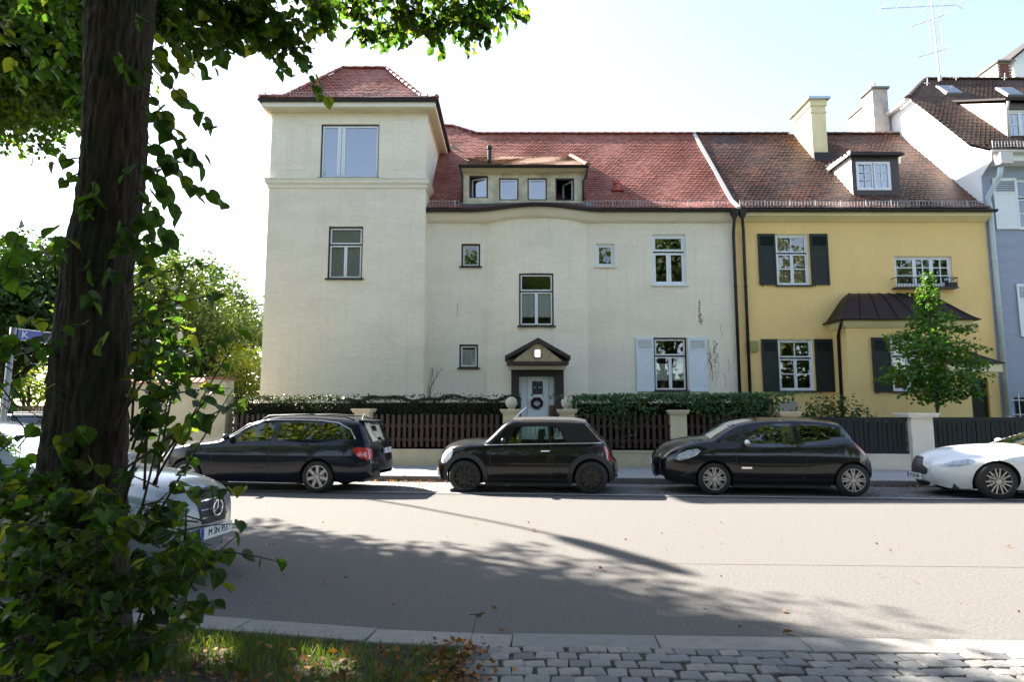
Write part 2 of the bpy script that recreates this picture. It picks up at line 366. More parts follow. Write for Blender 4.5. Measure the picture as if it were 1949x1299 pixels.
# ------------------------------------------------------------------ building helpers
def wall(mb, x0, x1, z0, z1, holes, yf, rev=.16, extra=()):
    xs = sorted({x0, x1, *extra, *[h[0] for h in holes], *[h[1] for h in holes]}); xs = [x for x in xs if x0 <= x <= x1]
    zs = sorted({z0, z1, *[h[2] for h in holes], *[h[3] for h in holes]})
    for a, b in zip(xs, xs[1:]):
        for c, d in zip(zs, zs[1:]):
            mx_, mz = (a+b)/2, (c+d)/2
            if any(h[0] < mx_ < h[1] and h[2] < mz < h[3] for h in holes): continue
            mb.quad((a,yf(a),c),(b,yf(b),c),(b,yf(b),d),(a,yf(a),d))
    for h in holes:
        a, b, c, d = h[:4]; yb = max(yf(a), yf(b))+rev
        mb.quad((a,yf(a),c),(a,yf(a),d),(a,yb,d),(a,yb,c)); mb.quad((b,yf(b),d),(b,yf(b),c),(b,yb,c),(b,yb,d))
        hx = [x for x in xs if a <= x <= b]
        for p, q in zip(hx, hx[1:]):
            mb.quad((p,yf(p),d),(q,yf(q),d),(q,yb,d),(p,yb,d)); mb.quad((p,yb,c),(q,yb,c),(q,yf(q),c),(p,yf(p),c))

def frame_bars(mb, x0, x1, z0, z1, w, y0, y1):
    mb.box(x0,x0+w,y0,y1,z0,z1).box(x1-w,x1,y0,y1,z0,z1).box(x0+w,x1-w,y0,y1,z0,z0+w).box(x0+w,x1-w,y0,y1,z1-w,z1)

def window(house, r, y, outer, ow, cells, cas=None, cw=.05, sill=None, curtain=None, gmat=None, label=None, rec=.09, cmat=None):
    """cells: [(fx0, fx1, fz0, fz1, nx, nz)] casements in fractions of the opening inside the outer frame (z up)"""
    x0, x1, z0, z1 = r; cas = cas or whitep; gmat = gmat or glass
    f = MB(); frame_bars(f, x0, x1, z0, z1, ow, y+rec-.03, y+rec+.07)
    a0, a1, b0, b1 = x0+ow, x1-ow, z0+ow, z1-ow
    for c in cells:      # bars between the casements belong to the frame
        if c[3] < .999: zz = b0+(b1-b0)*c[3]; f.box(a0, a1, y+rec-.02, y+rec+.06, zz-.012, zz+.03)
    w = f.build('window', outer, house)
    if label: w['label'] = label
    for (fx0, fx1, fz0, fz1, nx, nz) in cells:
        p0, p1 = a0+(a1-a0)*fx0+.003, a0+(a1-a0)*fx1-.003; q0 = b0+(b1-b0)*fz0+(.033 if fz0 > 0 else .003); q1 = b0+(b1-b0)*fz1-(.015 if fz1 < 1 else .003)
        m = MB(); frame_bars(m, p0, p1, q0, q1, cw, y+rec-.006, y+rec+.045)
        i0, i1, j0, j1 = p0+cw, p1-cw, q0+cw, q1-cw; mw = .016
        for k in range(1, nx): xx = i0+(i1-i0)*k/nx; m.box(xx-mw, xx+mw, y+rec+.0, y+rec+.035, j0, j1)
        for k in range(1, nz):
            zz = j0+(j1-j0)*k/nz; m.box(i0, i1, y+rec+.002, y+rec+.033, zz-mw, zz+mw)
        m.build('casement', cas, w)
        for i in range(nx):
            for j in range(nz):
                xa, xb = i0+(i1-i0)*i/nx, i0+(i1-i0)*(i+1)/nx; za, zb = j0+(j1-j0)*j/nz, j0+(j1-j0)*(j+1)/nz
                # a hand-set pane: a hair out of true, so its reflection differs from its neighbour's
                e = random.uniform(-.003,.003); e2 = random.uniform(-.003,.003)
                MB().quad((xa,y+rec+.02+e,za),(xb,y+rec+.02-e,za),(xb,y+rec+.02-e+e2,zb),(xa,y+rec+.02+e+e2,zb)).build('pane', gmat, w)
    if sill: MB().box(x0-.06, x1+.06, y-.07, y+rec-.03, z0-.04, z0+.012).build('sill', sill, w)
    if curtain:
        for (f0, f1, g0, g1, dens) in curtain:
            m = MB(); n = 26; xa, xb = x0+(x1-x0)*f0, x0+(x1-x0)*f1; vsn = []
            for k in range(n+1):
                X = xa+(xb-xa)*k/n; yy = y+rec+.085+.018*sin(k*2.1)+.010*sin(k*.9)
                vsn += [(X, yy, z0+(z1-z0)*g0+.01*sin(k*1.3)), (X, yy, z0+(z1-z0)*g1)]
            m.add(vsn, [(2*k,2*k+2,2*k+3,2*k+1) for k in range(n)]); m.build('curtain', cmat or curtm, w, smooth=True)
    return w

def shutter(house, x0, x1, z0, z1, y, mat, louv=.22, nl=5, label=None):
    m = MB(); y0, y1 = y-.065, y-.025
    zl1 = z1-.10; zl0 = z1-.10-louv
    m.box(x0,x0+.07,y0,y1,z0,z1).box(x1-.07,x1,y0,y1,z0,z1).box(x0+.07,x1-.07,y0,y1,z1-.10,z1).box(x0+.07,x1-.07,y0,y1,zl0-.08,zl0).box(x0+.07,x1-.07,y0,y1,z0,z0+.09)
    m.box(x0+.07,x1-.07,y0+.012,y1,z0+.09,zl0-.08)
    if mat is greenp: m.box(x0+.07,x1-.07,y1-.005,y1,zl0,zl1)  # plate added in the slats' colour, standing in for shade in the louvre gaps
    m.box(x0+.1,x0+.13,y0+.03,y+.0,z0-.05,z0+.02)
    s = m.build('shutter', mat, house)
    if label: s['label'] = label
    for k in range(nl):
        zc = zl0+(zl1-zl0)*(k+.5)/nl; h = (zl1-zl0)/nl
        q = MB(); q.obox(((x0+x1)/2, y0+.014, zc), (1,0,0), (0,.62,.78), (0,-.78,.62), (x1-x0)/2-.072, h*.30, .004); q.build('slat', mat, s)
    return s

def pin(poly, x, y):
    c = False; n = len(poly); j = n-1
    for i in range(n):
        a, b = poly[i]; p, q = poly[j]
        if (b > y) != (q > y) and x < (p-a)*(y-b)/(q-b)+a: c = not c
        j = i
    return c

def tiles(house, O, U, V, poly, mat, holes=(), w=.178, c=.150, name='roof_tiles', lift=.019):
    """overlapping plain tiles with rounded lower ends over the (u, v) polygon of a roof plane; V runs up the slope"""
    O = Vector(O); U = Vector(U).normalized(); V = Vector(V).normalized(); N = U.cross(V).normalized()
    if N.z < 0: N = -N
    us = [p[0] for p in poly]; vv = [p[1] for p in poly]; mb = MB()
    r = 0; v = min(vv)
    while v < max(vv):
        u = min(us)-(r % 2)*w/2
        while u < max(us)+w:
            cx, cy = u+w/2, v+c*.5
            if pin(poly, cx, cy) and not any(pin(h, cx, cy) for h in holes):
                g0 = random.uniform(-.008,.006); g1 = random.uniform(-.003,.004)+.010*sin(u*1.15+v*.6)+.007*sin(u*3.1-v*1.9)+.008; a = .003
                L = [(a,.045+g0),(w*.22,.012+g0),(w*.5,g0),(w*.78,.012+g0),(w-a,.045+g0)]
                pts = [O+U*(u+x)+V*(v+y)+N*(lift+g1) for x, y in L]; low = [O+U*(u+x)+V*(v+y)+N*(lift-.013) for x, y in L]
                top = [O+U*(u+w-a)+V*(v+c+.03)+N*(.007), O+U*(u+a)+V*(v+c+.03)+N*.007]
                mb.add(pts+top+low, [(0,1,2,3,4,5,6)]+[(7+k,8+k,k+1,k) for k in range(4)], random.random()*.98+.01)
            u += w
        v += c; r += 1
    return tag(mb.build(name, mat, house), kind='stuff')

def ridge(house, a, b, mat, L=.36, r=.11):
    a, b = Vector(a), Vector(b); d = b-a; n = max(1, int(d.length/L)); d.normalize(); step = (b-a).length/n
    m = MB(); k = 9; vs = []
    for i, (x, rr) in enumerate(((0, r*1.08), (step*1.08, r*.86))):
        for j in range(k):
            w_ = pi*j/(k-1); vs.append((x, rr*cos(w_), rr*sin(w_)*.85))
    m.add(vs, [(j, j+1, k+j+1, k+j) for j in range(k-1)]+[tuple(range(k))], .5)
    mes = []
    for t_ in (.1, .45, .8):
        m.t = [t_]*len(m.t); o_ = m.build('ridge_tile', mat, smooth=False); mes.append(o_.data); bpy.data.objects.remove(o_)
    q = d.to_track_quat('X', 'Z').to_euler(); o0 = org(house)
    for i in range(n):
        inst('ridge_tile', random.choice(mes), house, a+d*step*i-o0, rot=q)

def guard(house, pts, h=.2, up=(0,.0,1)):
    m = MB()
    for a, b in zip(pts, pts[1:]):
        a, b = Vector(a), Vector(b); L = (b-a).length; d = (b-a)/L; n = int(L/.11)
        s = Vector((-d.y, d.x, 0))
        for zz in (.03, h): m.obox((a+b)/2+Vector((0,0,zz)), d, s, (0,0,1), L/2, .005, .006)
        for i in range(n+1): m.obox(a+d*(L*i/n)+Vector((0,0,h/2)), d, s, (0,0,1), .006, .004, h/2)
        for i in range(max(2,int(L/.9)+1)):
            p = a+d*min(L, .9*i); m.obox(p+Vector((0,0,h/2-.02)), d, s, (0,0,1), .012, .01, h/2+.05)
    m.build('snow_guard', greymet, house)

def sweep(mb, path, prof):      # path [(x, y, nx, ny)], prof [(out, z)]
    n = len(prof); vs = []
    for x, y, nx, ny in path:
        for o_, z in prof: vs.append((x+nx*o_, y+ny*o_, z))
    fs = [(i*n+k, (i+1)*n+k, (i+1)*n+k+1, i*n+k+1) for i in range(len(path)-1) for k in range(n-1)]
    fs += [tuple(range(n-1,-1,-1)), tuple((len(path)-1)*n+k for k in range(n))]
    mb.add(vs, fs)
def gutter_prof(o_, z, r=.075):
    return [(o_-r, z)]+[(o_+r*-cos(w_), z-r*sin(w_)) for w_ in [pi*k/8 for k in range(1,8)]]+[(o_+r, z), (o_+r-.012, z), (o_, z-.02), (o_-r, z-.001)]
def pipe(house, pts, r, mat, name='downpipe', clips=True):
    m = MB(); m.smooth = True; m.tube(pts, r, 12)
    if clips:
        a, b = Vector(pts[-2]), Vector(pts[-1]); n = int((b-a).length/1.9)
        for i in range(1, n+1):
            c = a+(b-a)*(i/(n+.5)); m.tube([c-Vector((0,0,.02)), c+Vector((0,0,.02))], r*1.22, 12)
    return m.build(name, mat, house, smooth=True)
# ------------------------------------------------------------------ the cream house with its tower
house = thing('cream_house', 'long cream rendered house with a square corner tower and red tiled roof', 'house', (0, D0, .12))
XC, HW, BH = .90, 1.77, .60
def ybow(x):
    q = (x-XC)/HW; return D0-BH*(1-q*q) if abs(q) < 1 else D0
def yeav(x):
    q = (x-XC)/2.45; return D0-(.62*cos(q*pi/2)**2 if abs(q) < 1 else 0)
TX0, TX1 = -8.57, -3.04
MX0, MX1 = TX1, 8.02
ZE = 8.72
w_small = rect(878,464,914,508,D0); w_small2 = rect(1134,464,1170,508,D0); w_big = rect(1241,446,1306,543,D0)
w_stair = rect(988,520,1054,621,D1); w_toilet = rect(874,656,910,701,D0); w_shut = rect(1245,643,1308,745,D0)
dr = rect(988,716,1056,800,D1); door = (dr[0], dr[1], .86, dr[3])
m = MB(); wall(m, MX0, MX1, .3, ZE, [w_small, w_small2, w_big, w_stair, w_toilet, w_shut, door], ybow, .2, extra=[XC+HW*math.sin(k*pi/40) for k in range(-20,21)])
m.quad((MX1,D0,.3),(MX1,32,.3),(MX1,32,ZE),(MX1,D0,ZE)); m.quad((TX0,25.6,.3),(TX0,32,.3),(TX0,32,ZE+.2),(TX0,25.6,ZE+.2)); m.quad((TX0,32,.3),(MX1,32,.3),(MX1,32,ZE),(TX0,32,ZE))
m.build('wall', cream, house)
tz = P(660,185,21.0).z                      # tower eaves
w_t1 = rect(610,236,721,339,D1); w_t2 = rect(624,431,690,531,D1)
m = MB(); wall(m, TX0, TX1, .3, tz-.1, [w_t1, w_t2], lambda x: D1, .2)
m.quad((TX1,D1,.3),(TX1,25.6,.3),(TX1,25.6,tz-.1),(TX1,D1,tz-.1)); m.quad((TX0,25.6,.3),(TX0,D1,.3),(TX0,D1,tz-.1),(TX0,25.6,tz-.1)); m.quad((TX0,25.6,8),(TX1,25.6,8),(TX1,25.6,tz-.1),(TX0,25.6,tz-.1))
m.build('tower_wall', cream, house)
# belt cornice on the tower
bz0, bz1 = P(660,356,D1-.1).z, P(660,339,D1-.1).z
def ring(mb, x0, x1, y0, y1, prof, close=True):
    path = [(x0,y1,-1,0),(x0,y0,-1,-1),(x1,y0,1,-1),(x1,y1,1,0)]
    sweep(mb, path, prof)
m = MB(); ring(m, TX0, TX1, D1, 25.0, [(0,bz0-.02),(.05,bz0),(.05,bz0+.10),(.12,bz0+.16),(.12,bz1-.03),(.15,bz1-.03),(.15,bz1),(0,bz1+.03)]); m.build('belt_cornice', cream2, house)
# sunk panels either side of the tower window (thin raised borders)
for (a,b,c,d) in ((546,230,583,324),(747,227,784,322)):
    r = rect(a,b,c,d,D1); m = MB(); frame_bars(m, *r, .035, D1-.012, D1+.01); m.build('panel_border', cream2, house)
# tower eaves: soffit, fascia, gutter
ox0, ox1, oy0, oy1 = TX0-.28, TX1+.40, D1-.48, 26.0
m = MB(); ring(m, TX0, TX1, D1, 25.6, [(0,tz-.42),(.05,tz-.40),(.05,tz-.34)]); 
m.box(ox0+.06, ox1-.06, oy0+.06, oy1-.06, tz-.30, tz-.12); m.build('soffit', cream2, house)
m = MB(); m.box(ox0+.10, ox1-.10, oy0+.10, oy1-.10, tz-.34, tz-.302); m.build('soffit_board', ochre, house)
m = MB(); ring(m, ox0+.06, ox1-.06, oy0+.06, oy1, gutter_prof(.05, tz-.06, .085)); m.build('gutter', gutterm, house, smooth=False)
# tower roof: flared hip roof
rz = P(690,131,23.5).z; rx0, rx1, ry = -6.70, -4.95, 23.5
base = [(ox0,oy0,tz),(ox1,oy0,tz),(ox1,oy1,tz),(ox0,oy1,tz)]
fl = .62; kz = .34; mid = [(ox0+fl,oy0+fl,tz+kz),(ox1-fl,oy0+fl,tz+kz),(ox1-fl,oy1-fl,tz+kz),(ox0+fl,oy1-fl,tz+kz)]
R0, R1 = (rx0,ry,rz), (rx1,ry,rz)
m = MB(); m.add(base+mid+[R0,R1], [(0,1,5,4),(1,2,6,5),(2,3,7,6),(3,0,4,7),(4,5,9,8),(5,6,9),(6,7,8,9),(7,4,8)]); m.build('tower_roof', M('roof_underlay',(.10,.035,.03),.9), house)
def tile_face(house, pts, mat, holes3=(), **k):
    """tile a planar 3D polygon whose first edge is its lower edge"""
    p = [Vector(q) for q in pts]; U = (p[1]-p[0]).normalized(); N = U.cross(p[-1]-p[0]).normalized(); V = N.cross(U).normalized()
    to = lambda q: ((Vector(q)-p[0]).dot(U), (Vector(q)-p[0]).dot(V))
    return tiles(house, p[0], U, V, [to(q) for q in p], mat, holes=[[to(q) for q in h] for h in holes3], **k)
for f in ((base[0],base[1],mid[1],mid[0]), (mid[0],mid[1],R1,R0), (base[1],base[2],mid[2],mid[1]), (mid[1],mid[2],R1), (base[3],base[0],mid[0],mid[3]), (mid[3],mid[0],R0)):
    tile_face(house, f, redtile, name='tower_roof_tiles')
up = Vector((0,0,.02))
ridge(house, Vector(R0)+up, Vector(R1)+up, redtile)
for a, b in ((mid[0],R0),(mid[1],R1),(base[0],mid[0]),(base[1],mid[1])): ridge(house, Vector(a)+up, Vector(b)+up, redtile)
guard(house, [(ox0+.12,oy1-.3,tz+.08),(ox0+.12,oy0+.14,tz+.08),(ox1-.12,oy0+.14,tz+.08),(ox1-.12,oy1-.8,tz+.08)], .2)
# main roof
EY, FY, FZ, RY, RZ = 21.66, 22.3, 9.22, 26.6, 13.76
PX0 = -8.6; HX = -2.7; HY = RY+.62; HZ = RZ+.655
m = MB()
def eavey(x): return yeav(x)-.44
xs_ = [MX0+.0]+[MX0+(MX1-MX0)*k/40 for k in range(1,41)]
for a, b in zip(xs_, xs_[1:]): m.quad((a,eavey(a),ZE+.05),(b,eavey(b),ZE+.05),(b,FY,FZ),(a,FY,FZ))
m.add([(PX0,FY,FZ),(MX1,FY,FZ),(MX1,RY,RZ),(-1.5,RY,RZ),(HX,HY,HZ),(PX0,HY,HZ)],[(0,1,2,3,4,5)])
m.quad((PX0,32,ZE),(MX1,32,ZE),(MX1,RY,RZ),(PX0,RY,RZ)); m.quad((MX1,FY,ZE),(MX1,32,ZE),(MX1,RY,RZ),(MX1,FY,FZ))
m.add([(HX,HY,HZ),(-1.5,RY,RZ),(-1.5,RY+1.2,RZ)],[(0,1,2)]); m.add([(PX0,HY,HZ),(HX,HY,HZ),(-1.5,RY+1.2,RZ),(PX0,31,RZ-1)],[(0,1,2,3)]); m.quad((PX0,25.6,ZE),(PX0,32,ZE),(PX0,HY,HZ),(PX0,26,HZ-1))
m.build('roof', MATS['roof_underlay'], house)
DX0, DX1, DY = P(882,350,21.95).x, P(1111,350,21.95).x, 21.95       # dormer
DZ0, DZT, DE, DTY = 9.02, 10.22, 21.58, 24.9
roofp = lambda x, z: (x, FY+(z-FZ)*(RY-FY)/(RZ-FZ), z)
hole = [roofp(DX0-.05,8.9), roofp(DX1+.05,8.9), roofp(DX1+.05,11.9), roofp(DX0-.05,11.9)]
tile_face(house, [(PX0,FY,FZ),(MX1-.02,FY,FZ),(MX1-.02,RY,RZ),(-1.5,RY,RZ),(HX,HY,HZ),(PX0,HY,HZ)], redtile, holes3=[hole])
# flared lowest courses, left and right of the dormer
for a, b in ((MX0+.05, DX0-.02), (DX1+.02, MX1-.02)):
    ya, yb = EY, EY
    tile_face(house, [(a,ya,ZE+.06),(b,yb,ZE+.06),(b,FY,FZ),(a,FY,FZ)], redtile)
for a, b in (((-1.5,RY,RZ),(MX1,RY,RZ)), ((HX,HY,HZ),(-1.5,RY,RZ)), ((-5,HY,HZ),(HX,HY,HZ))): ridge(house, Vector(a)+Vector((0,0,.03)), Vector(b)+Vector((0,0,.03)), redtile)
# party-wall flashing between red and brown roof
m = MB(); A = [(EY-.02,ZE+.12),(FY,FZ+.09),(RY,RZ+.10)]
for (y1,z1),(y2,z2) in zip(A, A[1:]): m.add([(MX1-.07,y1,z1),(MX1+.07,y1,z1),(MX1+.07,y2,z2),(MX1-.07,y2,z2),(MX1-.07,y1,z1-.1),(MX1+.07,y1,z1-.1),(MX1+.07,y2,z2-.1),(MX1-.07,y2,z2-.1)],[(0,1,2,3),(4,5,1,0),(5,6,2,1),(7,4,0,3)])
m.build('verge_flashing', M('pale_flashing',(.55,.50,.46),.6,ns=8,na=.1), house)
# eaves cornice and gutter following the bow
N_ = 60
path = [(MX0+(MX1-MX0)*k/N_, yeav(MX0+(MX1-MX0)*k/N_), 0, -1) for k in range(N_+1)]
m = MB(); sweep(m, path, [(-.6,ZE-.34),(.06,ZE-.34),(.16,ZE-.30),(.27,ZE-.20),(.33,ZE-.15),(.36,ZE-.15),(.36,ZE-.04),(-.6,ZE-.04)]); m.build('cornice', cream2, house)
m = MB(); sweep(m, path, gutter_prof(.45, ZE+.0, .09)); m.build('gutter', gutterm, house)
guard(house, [(MX0+.1,EY+.12,ZE+.16),(-1.9,EY+.12,ZE+.16)]); guard(house, [(DX1+.1,EY+.12,ZE+.16),(MX1-.1,EY+.12,ZE+.16)])
m = MB()
for x0_, x1_ in zip(path, path[1:]):
    if x0_[0] < -1.95 or x1_[0] > 2.9: continue
    m.quad((x0_[0],x0_[1]-.36,ZE+.03),(x1_[0],x1_[1]-.36,ZE+.03),(x1_[0],DY+.05,DZ0+.08),(x0_[0],DY+.05,DZ0+.08))
m.build('lead_apron', M('green_grey_lead',(.07,.10,.10),.5,metal=.4,ns=4,na=.3), house)
# the red roof's dormer
dorm = MB()
dw = [rect(893,334,929,377,DY), rect(950,339,987,381,DY), rect(1004,339,1041,381,DY), rect(1057,339,1093,382,DY)]
wall(dorm, DX0, DX1, DZ0, DZT, dw, lambda x: DY, .16)
for x in (DX0, DX1): dorm.quad((x,DY,DZ0),(x,DY,DZT),(x,24.6,DZT+1.3),(x,24.6,DZ0+2.0))
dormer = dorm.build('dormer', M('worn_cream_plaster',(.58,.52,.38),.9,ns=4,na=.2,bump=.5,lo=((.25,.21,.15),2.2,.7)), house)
m = MB(); m.box(DX0-.1,DX1+.1,DE+.1,DY+.1,DZT-.03,DZT+.05); m.build('dormer_soffit', ochre, dormer)
for i, r in enumerate(dw):
    if i in (1, 2):
        m = MB(); frame_bars(m, *r, .05, DY+.05, DY+.12); w = m.build('dormer_window', brownp, dormer)
        x0,x1,z0,z1 = r; m = MB(); frame_bars(m, x0+.05,x1-.05,z0+.05,z1-.05,.045,DY+.045,DY+.10); m.build('casement', whitep, dormer)
        MB().quad((x0+.09,DY+.08,z0+.09),(x1-.09,DY+.08,z0+.09),(x1-.09,DY+.083,z1-.09),(x0+.09,DY+.083,z1-.09)).build('pane', glassb, dormer)
    else:
        m = MB(); frame_bars(m, *r, .05, DY+.05, DY+.12); m.build('dormer_window', brownp, dormer)
        x0,x1,z0,z1 = r; s = 1 if i == 0 else -1; hx = x1-.05 if i == 3 else x1-.05
        # a casement left ajar, swung inwards about its right edge
        an = .35 if i == 0 else 1.0; L = x1-x0-.1
        c, d_ = hx, DY+.09; e = (c-L*cos(an), d_+L*sin(an))
        ax = Vector((e[0]-c, e[1]-d_, 0)).normalized(); nn = Vector((-ax.y, ax.x, 0))
        mm = MB()
        for (p, q, hh, vv_) in ((0,.045,0,1),(L-.045,L,0,1)): mm.obox(Vector((c,d_,(z0+z1)/2))+ax*((p+q)/2), ax, nn, (0,0,1), .0225, .02, (z1-z0)/2-.06)
        for zz in (z0+.08, z1-.08): mm.obox(Vector((c,d_,zz))+ax*L/2, ax, nn, (0,0,1), L/2-.045, .02, .022)
        mm.build('casement', whitep, dormer)
        A_ = Vector((c,d_,0))+ax*.045; B_ = Vector((c,d_,0))+ax*(L-.045)
        MB().quad((A_.x,A_.y,z0+.1),(B_.x,B_.y,z0+.1),(B_.x,B_.y,z1-.1),(A_.x,A_.y,z1-.1)).build('pane', glassb, dormer)
zt = DZT+.08; Ytop = 24.9; ztop = 12.02
m = MB(); p_ = [(DX0-.12,DE,zt),(DX1+.12,DE,zt),(DX1-.15,Ytop,ztop),(DX0+.35,Ytop,ztop)]
m.prism(p_, (0,0,-.05)); m.add([(DX0-.12,DE,zt),(DX0+.35,Ytop,ztop),(DX0-.1,24.1,DZ0+2)],[(0,1,2)]); m.add([(DX1+.12,DE,zt),(DX1-.15,Ytop,ztop),(DX1+.1,24.1,DZ0+2)],[(0,1,2)])
m.build('dormer_roof', MATS['roof_underlay'], dormer)
tile_face(dormer, p_, tinted('orange_roof_tile', [(.20,.09,.045),(.30,.14,.075),(.38,.19,.10),(.13,.07,.045)], rough=.6, dirt=((.09,.07,.045), 1.8, .8)), name='dormer_tiles', w=.15, lift=.010)
ridge(dormer, (DX1+.12,DE+.05,zt+.06), (DX1-.15,Ytop,ztop+.06), redtile); 
pathd = [(DX0-.14,DE,0,-1),(DX1+.14,DE,0,-1)]
m = MB(); sweep(m, pathd, gutter_prof(.03, zt+.01, .075)); m.build('dormer_gutter', gutterm, dormer)
pipe(dormer, [(DX1+.10,DE-.02,zt-.05),(DX1+.08,DY-.1,zt-.3),(DX1-.03,DY-.09,zt-.45),(DX1-.04,DY-.09,DZ0+.1)], .04, gutterm, 'dormer_downpipe', False)
pipe(dormer, [(DX0-.10,DE-.02,zt-.05),(DX0-.04,DY-.1,zt-.3),(DX0-.03,DY-.09,zt-.45),(DX0-.03,DY-.09,DZ0+.1)], .035, gutterm, 'dormer_downpipe', False)
q = P(932,300,22.3); m = MB(); m.smooth = False; m.lathe([(.075,-.25),(.075,.25),(.10,.26),(.10,.36),(.0,.40)], (q.x,22.2,q.z+.02)); m.build('vent_pipe', gutterm, dormer)
q = roofp(P(1174,362,23).x, 9.9); m = MB(); m.lathe([(.11,-.1),(.11,.22),(.14,.23),(.14,.34),(0,.38)], q); m.box(q[0]-.25,q[0]+.25,q[1]-.2,q[1]+.1,q[2]-.06,q[2]-.02); m.build('roof_vent', M('red_vent',(.42,.07,.05),.5), house)
# cast metal valley beside the tower
m = MB(); m.quad((TX1+.0,25.2,11.9),(TX1+.9,25.35,12.5),(TX1+.5,25.7,12.9),(TX1+0,25.9,12.9)); m.build('valley_flashing', gutterm, house)
# windows of the cream house
two = [(0,.5,0,.66,1,1),(.5,1,0,.66,1,1),(0,1,.66,1,1,1)]
window(house, w_t1, D1, brownp, .04, [(0,.30,0,1,1,1),(.30,.38,0,1,1,1),(.38,1,0,1,1,1)], cw=.055, sill=brownp, curtain=[(.02,.34,.02,.98,1),(.36,.99,.02,.98,1)], gmat=glassb, label='wide tower window with blue-white curtains', cmat=M('blue_curtain',(.50,.58,.75),.9))
window(house, w_t2, D1, brownp, .05, two, sill=brownp, curtain=[(.05,.95,.03,.97,1)], cmat=M('grey_curtain',(.72,.71,.66),.9))
window(house, w_small, D0, brownp, .06, [(0,1,0,1,1,1)], cw=.04, sill=brownp)
window(house, w_small2, D0, whitep, .05, [(0,1,0,1,1,1)], cw=.07, sill=cream2, label='small white framed window')
window(house, w_big, D0, whitep, .06, two, cw=.08, sill=whitep, label='white framed window with a transom')
window(house, w_stair, D1, brownp, .05, two, cw=.045, sill=brownp, curtain=[(.04,.96,.18,.64,1)])
window(house, w_toilet, D0, brownp, .055, [(0,1,0,1,1,1)], cw=.045, sill=brownp, curtain=[(.1,.9,.05,.8,1)])
window(house, w_shut, D0, brownp, .05, two, cw=.05, sill=brownp, curtain=[(.04,.96,.20,.52,1)])
r = rect(1211,643,1244,746,D0); shutter(house, *r, D0, shutw, .30, 5, 'pale blue louvred shutter')
r = rect(1310,643,1345,746,D0); shutter(house, *r, D0, shutw, .30, 5, 'pale blue louvred shutter')
# front door with surround, canopy gable
d0, d1, dz0, dz1 = door; yb = D1
s0, s1 = P(973,760,yb).x, P(1073,760,yb).x; sz = P(1023,701,yb-.1).z
m = MB(); m.box(s0,d0,yb-.07,yb+.3,.6,sz).box(d1,s1,yb-.07,yb+.3,.6,sz).box(d0,d1,yb-.07,yb+.3,dz1,sz); m.build('door_surround', M('brown_sandstone',(.045,.03,.03),.8,ns=20,na=.2,bump=.3), house)
dm = MB(); dm.box(d0+.005,d1-.005,yb+.14,yb+.20,dz0,dz1-.003); df = dm.build('door', whitep, house)
m = MB(); pL, pR = P(1004,760,yb).x, P(1044,760,yb).x
for x in (pL-.015, pR+.005): m.box(x,x+.012,yb+.132,yb+.142,dz0,dz1-.03)
m.build('door_gap', M('joint_shadow_grey',(.16,.17,.18),.8), df)
gx0, gx1, gz0, gz1 = rect(1013,726,1033,751,yb+.1)
m = MB(); m.box(gx0,gx1,yb+.128,yb+.138,gz0,gz1); gr = m.build('door_light', M('black_glass',(.01,.01,.012),.1), df)
m = MB()
for k in range(6): x = gx0+(gx1-gx0)*(k+.5)/6; m.box(x-.004,x+.004,yb+.115,yb+.126,gz0,gz1)
m.obox(((gx0+gx1)/2-.08,yb+.118,(gz0+gz1)/2),(.7,0,.7),(0,1,0),(-.7,0,.7),.03,.008,.03); m.obox(((gx0+gx1)/2+.08,yb+.118,(gz0+gz1)/2),(.7,0,.7),(0,1,0),(-.7,0,.7),.03,.008,.03)
m.build('door_grille', greymet, df)
bx = rect(1046,772,1056,792,yb); m = MB(); m.box(bx[0],bx[1],yb+.06,yb+.13,bx[2],bx[3]); m.build('letterbox', M('brass_brown',(.15,.09,.035),.45,metal=.5,ns=30,na=.4), df)
cxm = (s0+s1)/2; yc = 20.75; c0 = P(961,690,yc).x; c1 = P(1086,690,yc).x; cz0 = P(1023,694,yc).z; cz1 = P(1023,682,yc).z; cza = P(1023,643,yc).z
m = MB(); m.box(c0+.06,c1-.06,yc,yb+.1,cz0,cz0+.10)
for sx in (-1, 1):
    xe = c0 if sx < 0 else c1; apex = (cxm, cza)
    th = .15; dx, dz = apex[0]-xe, apex[1]-cz1; L = sqrt(dx*dx+dz*dz); nx, nz = -dz/L*sx, dx/L*sx
    lo_ = (xe, cz1-.05); 
    poly = [(xe,yc-.03,cz1-.06),(cxm,yc-.03,cza-.16),(cxm,yc-.03,cza),(xe,yc-.03,cz1+.07)]
    m.prism(poly, (0, .95, 0))
can = m.build('door_canopy', brownp, house)
m = MB(); m.prism([(c0+.25,yc+.06,cz0+.10),(c1-.25,yc+.06,cz0+.10),(cxm,yc+.06,cza-.12)], (0,.1,0)); m.build('canopy_gable', M('ochre_board',(.40,.33,.20),.8,ns=6,na=.2), can)
m = MB(); m.box(s0-.06,s1+.06,yb-.35,yb-.0,cz0-.14,cz0-.005); m.build('canopy_soffit', cream2, can)
lr = rect(1017,665,1029,681,yc); m = MB(); frame_bars(m, *lr, .025, yc-.02, yc+.05)
plq = m.build('number_lamp', brownp, can)
m = MB(); m.box(lr[0]+.02,lr[1]-.02,yc-.0,yc+.045,lr[2]+.02,lr[3]-.02)
lmat = M('lit_lamp_glass',(.9,.9,.9),.3); bb = lmat.node_tree.nodes['Principled BSDF']; bb.inputs['Emission Color'].default_value = (1,.97,.9,1); bb.inputs['Emission Strength'].default_value = 1.2
m.build('lamp_glass', lmat, plq)
# steps up to the door
m = MB()
for k in range(3): m.box(s0-.15,s1+.15,yb-.3-.32*(3-k)+.02,yb-.05,.45+.14*k,.59+.14*k)
m.build('step', stone, house)
